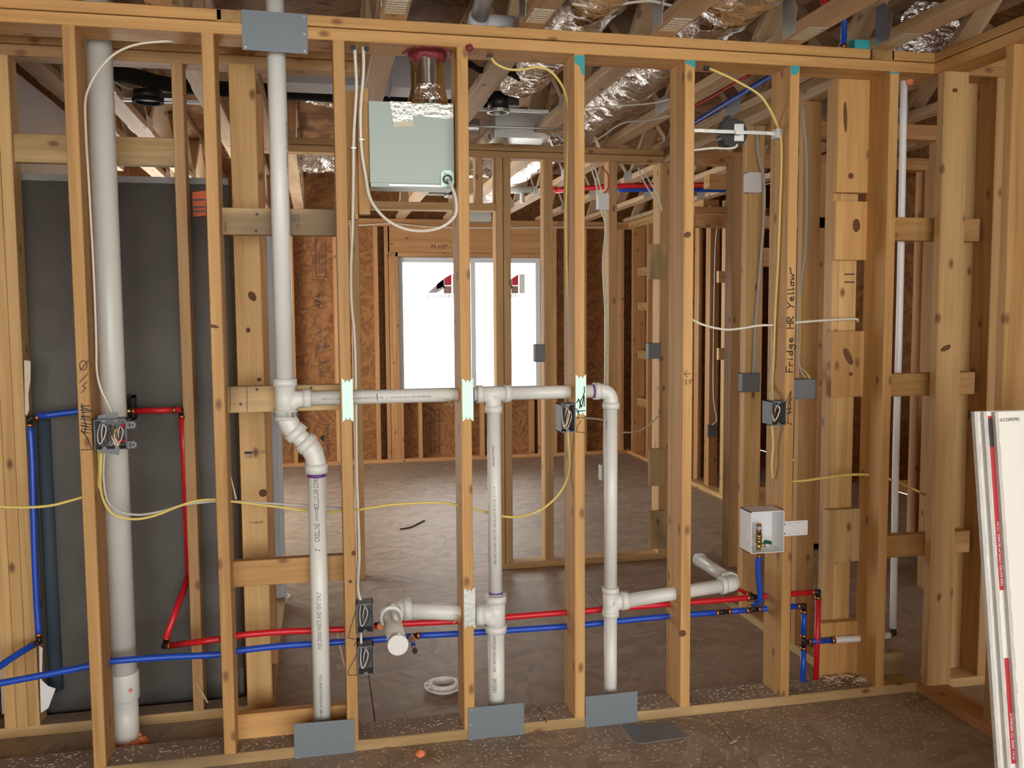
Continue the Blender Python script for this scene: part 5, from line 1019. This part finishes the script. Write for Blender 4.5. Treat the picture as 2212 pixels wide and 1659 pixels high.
c0, c1 = PZ(925, 1633, .004), PZ(950, 1645, .004); MB().tube([c0, c1], .003, 6).build('wood_splinter', 'wood_end', None, 'thin dark splinter beside the orange foam scrap', 'splinter')
c0, c1 = PZ(1578, 1606, .004), PZ(1592, 1598, .004); MB().obox((c0+c1)/2, (c1-c0)/2, (.001, .003, 0), (0, 0, .001)).build('wood_splinter', 'chip_pale', None, 'pale wood splinter on the open front floor', 'splinter')
wire('wire_scrap', [PZ(u, v, .006) for u, v in ((864, 1143), (885, 1139), (900, 1132), (917, 1124))], .005, 'wire_black', 'short black wire scrap on the far room floor', 'wire scrap')
MB().tube([P(728, 1368, .125), P(745, 1440, .135)], [.002, .0035], 6).build('leaning_splinter', 'chip_pale', None, 'long pale splinter hanging behind the printed stack', 'splinter')
MB().tube([P(424, 1475, .375), P(449, 1518, .36)], .004, 6).build('leaning_stick', 'chip', None, 'thin wood stick leaning beside the shower stud', 'splinter')
MB().tube([P(499, 1030, .07), P(510, 1078, .06)], [.0015, .003], 6).build('stud_splinter', 'chip_pale', None, 'curled splinter at the cable hole of a stud', 'splinter')
random.seed(5)
for u, v, y, lb in ((972, 868, .03, 'at the vent pipe hole of the stud under the red dab'), (995, 1335, .03, 'at the capped stub hole')):
    b = MB()
    for i in range(14):
        c = P(u, v, y); d = Vector((random.uniform(-.03, .02), random.uniform(-.02, .01), random.uniform(-.02, .02))); b.tube([c+Vector((.012, .02, 0)), c+d], [.0012, .0006], 5)
    b.build('torn_fibers', 'chip', None, f'torn wood fibers {lb}', 'wood fibers', kind='stuff')

# dust film on the bottom plates
plain('dust', (.27, .205, .15), .95, bump=.6, bscale=160, var=.35); plain('knot_wood', (.13, .052, .018), .7, var=.4)
for x0, x1 in [(i*S16+ST+.002, (i+1)*S16-.002) for i in range(-5, 4)]:
    MB().box(x0, x1, .004, .137, ST, ST+.0006).build('dust_film', 'dust', wf)
MB().box(-2.2, -.68, YS+.004, YS+.086, ST, ST+.0006).build('dust_film', 'dust', wsW)
# big knots that show on particular boards
for par, u, v, y, ru, rv, tl in ((wi, 1850, 487, .1259, 8, 13, 0), (wi, 1832, 770, .1259, 7, 19, .5), (wi, 1838, 808, .1259, 4, 4, 0), (wi, 1826, 252, .1259, 4, 30, .05), (wi, 1838, 380, .1259, 6, 6, 0), (STUD[2], 1485, 507, 0, 8, 6, .3), (STUD[-2], 462, 705, 0, 11, 4, -.2), (STUD[-1], 764, 1195, 0, 5, 6, 0), (STUD[-1], 757, 1256, 0, 4, 4, 0), (STUD[2], 1474, 1368, 0, 8, 7, 0), (wc, 2043, 752, -.0402, 12, 5, .4), (wc, 2063, 195, -.0402, 6, 4, 0), (wt, 545, 640, YS-.0301, 8, 12, .5), (wt, 536, 713, YS-.0301, 5, 6, 0), (wt, 560, 820, YS-.0301, 5, 4, 0), (wt, 568, 1065, YS-.0301, 9, 9, .4)):
    c = P(u, v, y); sc = (P(u+1, v, y)-c).length; pts = []
    for j in range(16):
        t_ = 2*math.pi*j/16; a_, b_ = math.cos(t_)*ru*sc, math.sin(t_)*rv*sc; pts.append(c+Vector((a_*math.cos(tl)-b_*math.sin(tl), 0, a_*math.sin(tl)+b_*math.cos(tl)))*(1+.18*noise.noise((j*.9, u, 0))))
    MB().prism(pts, (0, -.0004, 0)).build('knot', 'knot_wood', par)
# dark flexible lines and thin cables among the ducts
wire('black_flex_line', [PZ(u, v, 2.50) for u, v in ((1014, 138), (1040, 152), (1085, 152), (1120, 168), (1150, 190))], .013, 'black_foam', 'black flexible line beside the yellow drop cable above the hood', 'pipe', n=10)
wire('duct_cable', [PZ(u, v, 2.462) for u, v in ((1268, 232), (1330, 229), (1400, 224), (1450, 214))], .004, 'cable_white', 'thin white cable under the wide foil duct', 'cable')
wire('duct_cable', [PZ(u, v, 2.462) for u, v in ((1268, 312), (1300, 295), (1345, 266), (1400, 260), (1445, 250))], .0045, 'cable_grey', 'grey cable bending under the trusses toward the fixture box', 'cable')
wire('plate_cable', [P(u, v, YF-.008) for u, v in ((770, 487), (850, 483), (930, 490), (1050, 492), (1200, 491), (1340, 491))], .006, 'cable_white', 'white cable stapled along the far wall top plate', 'cable')
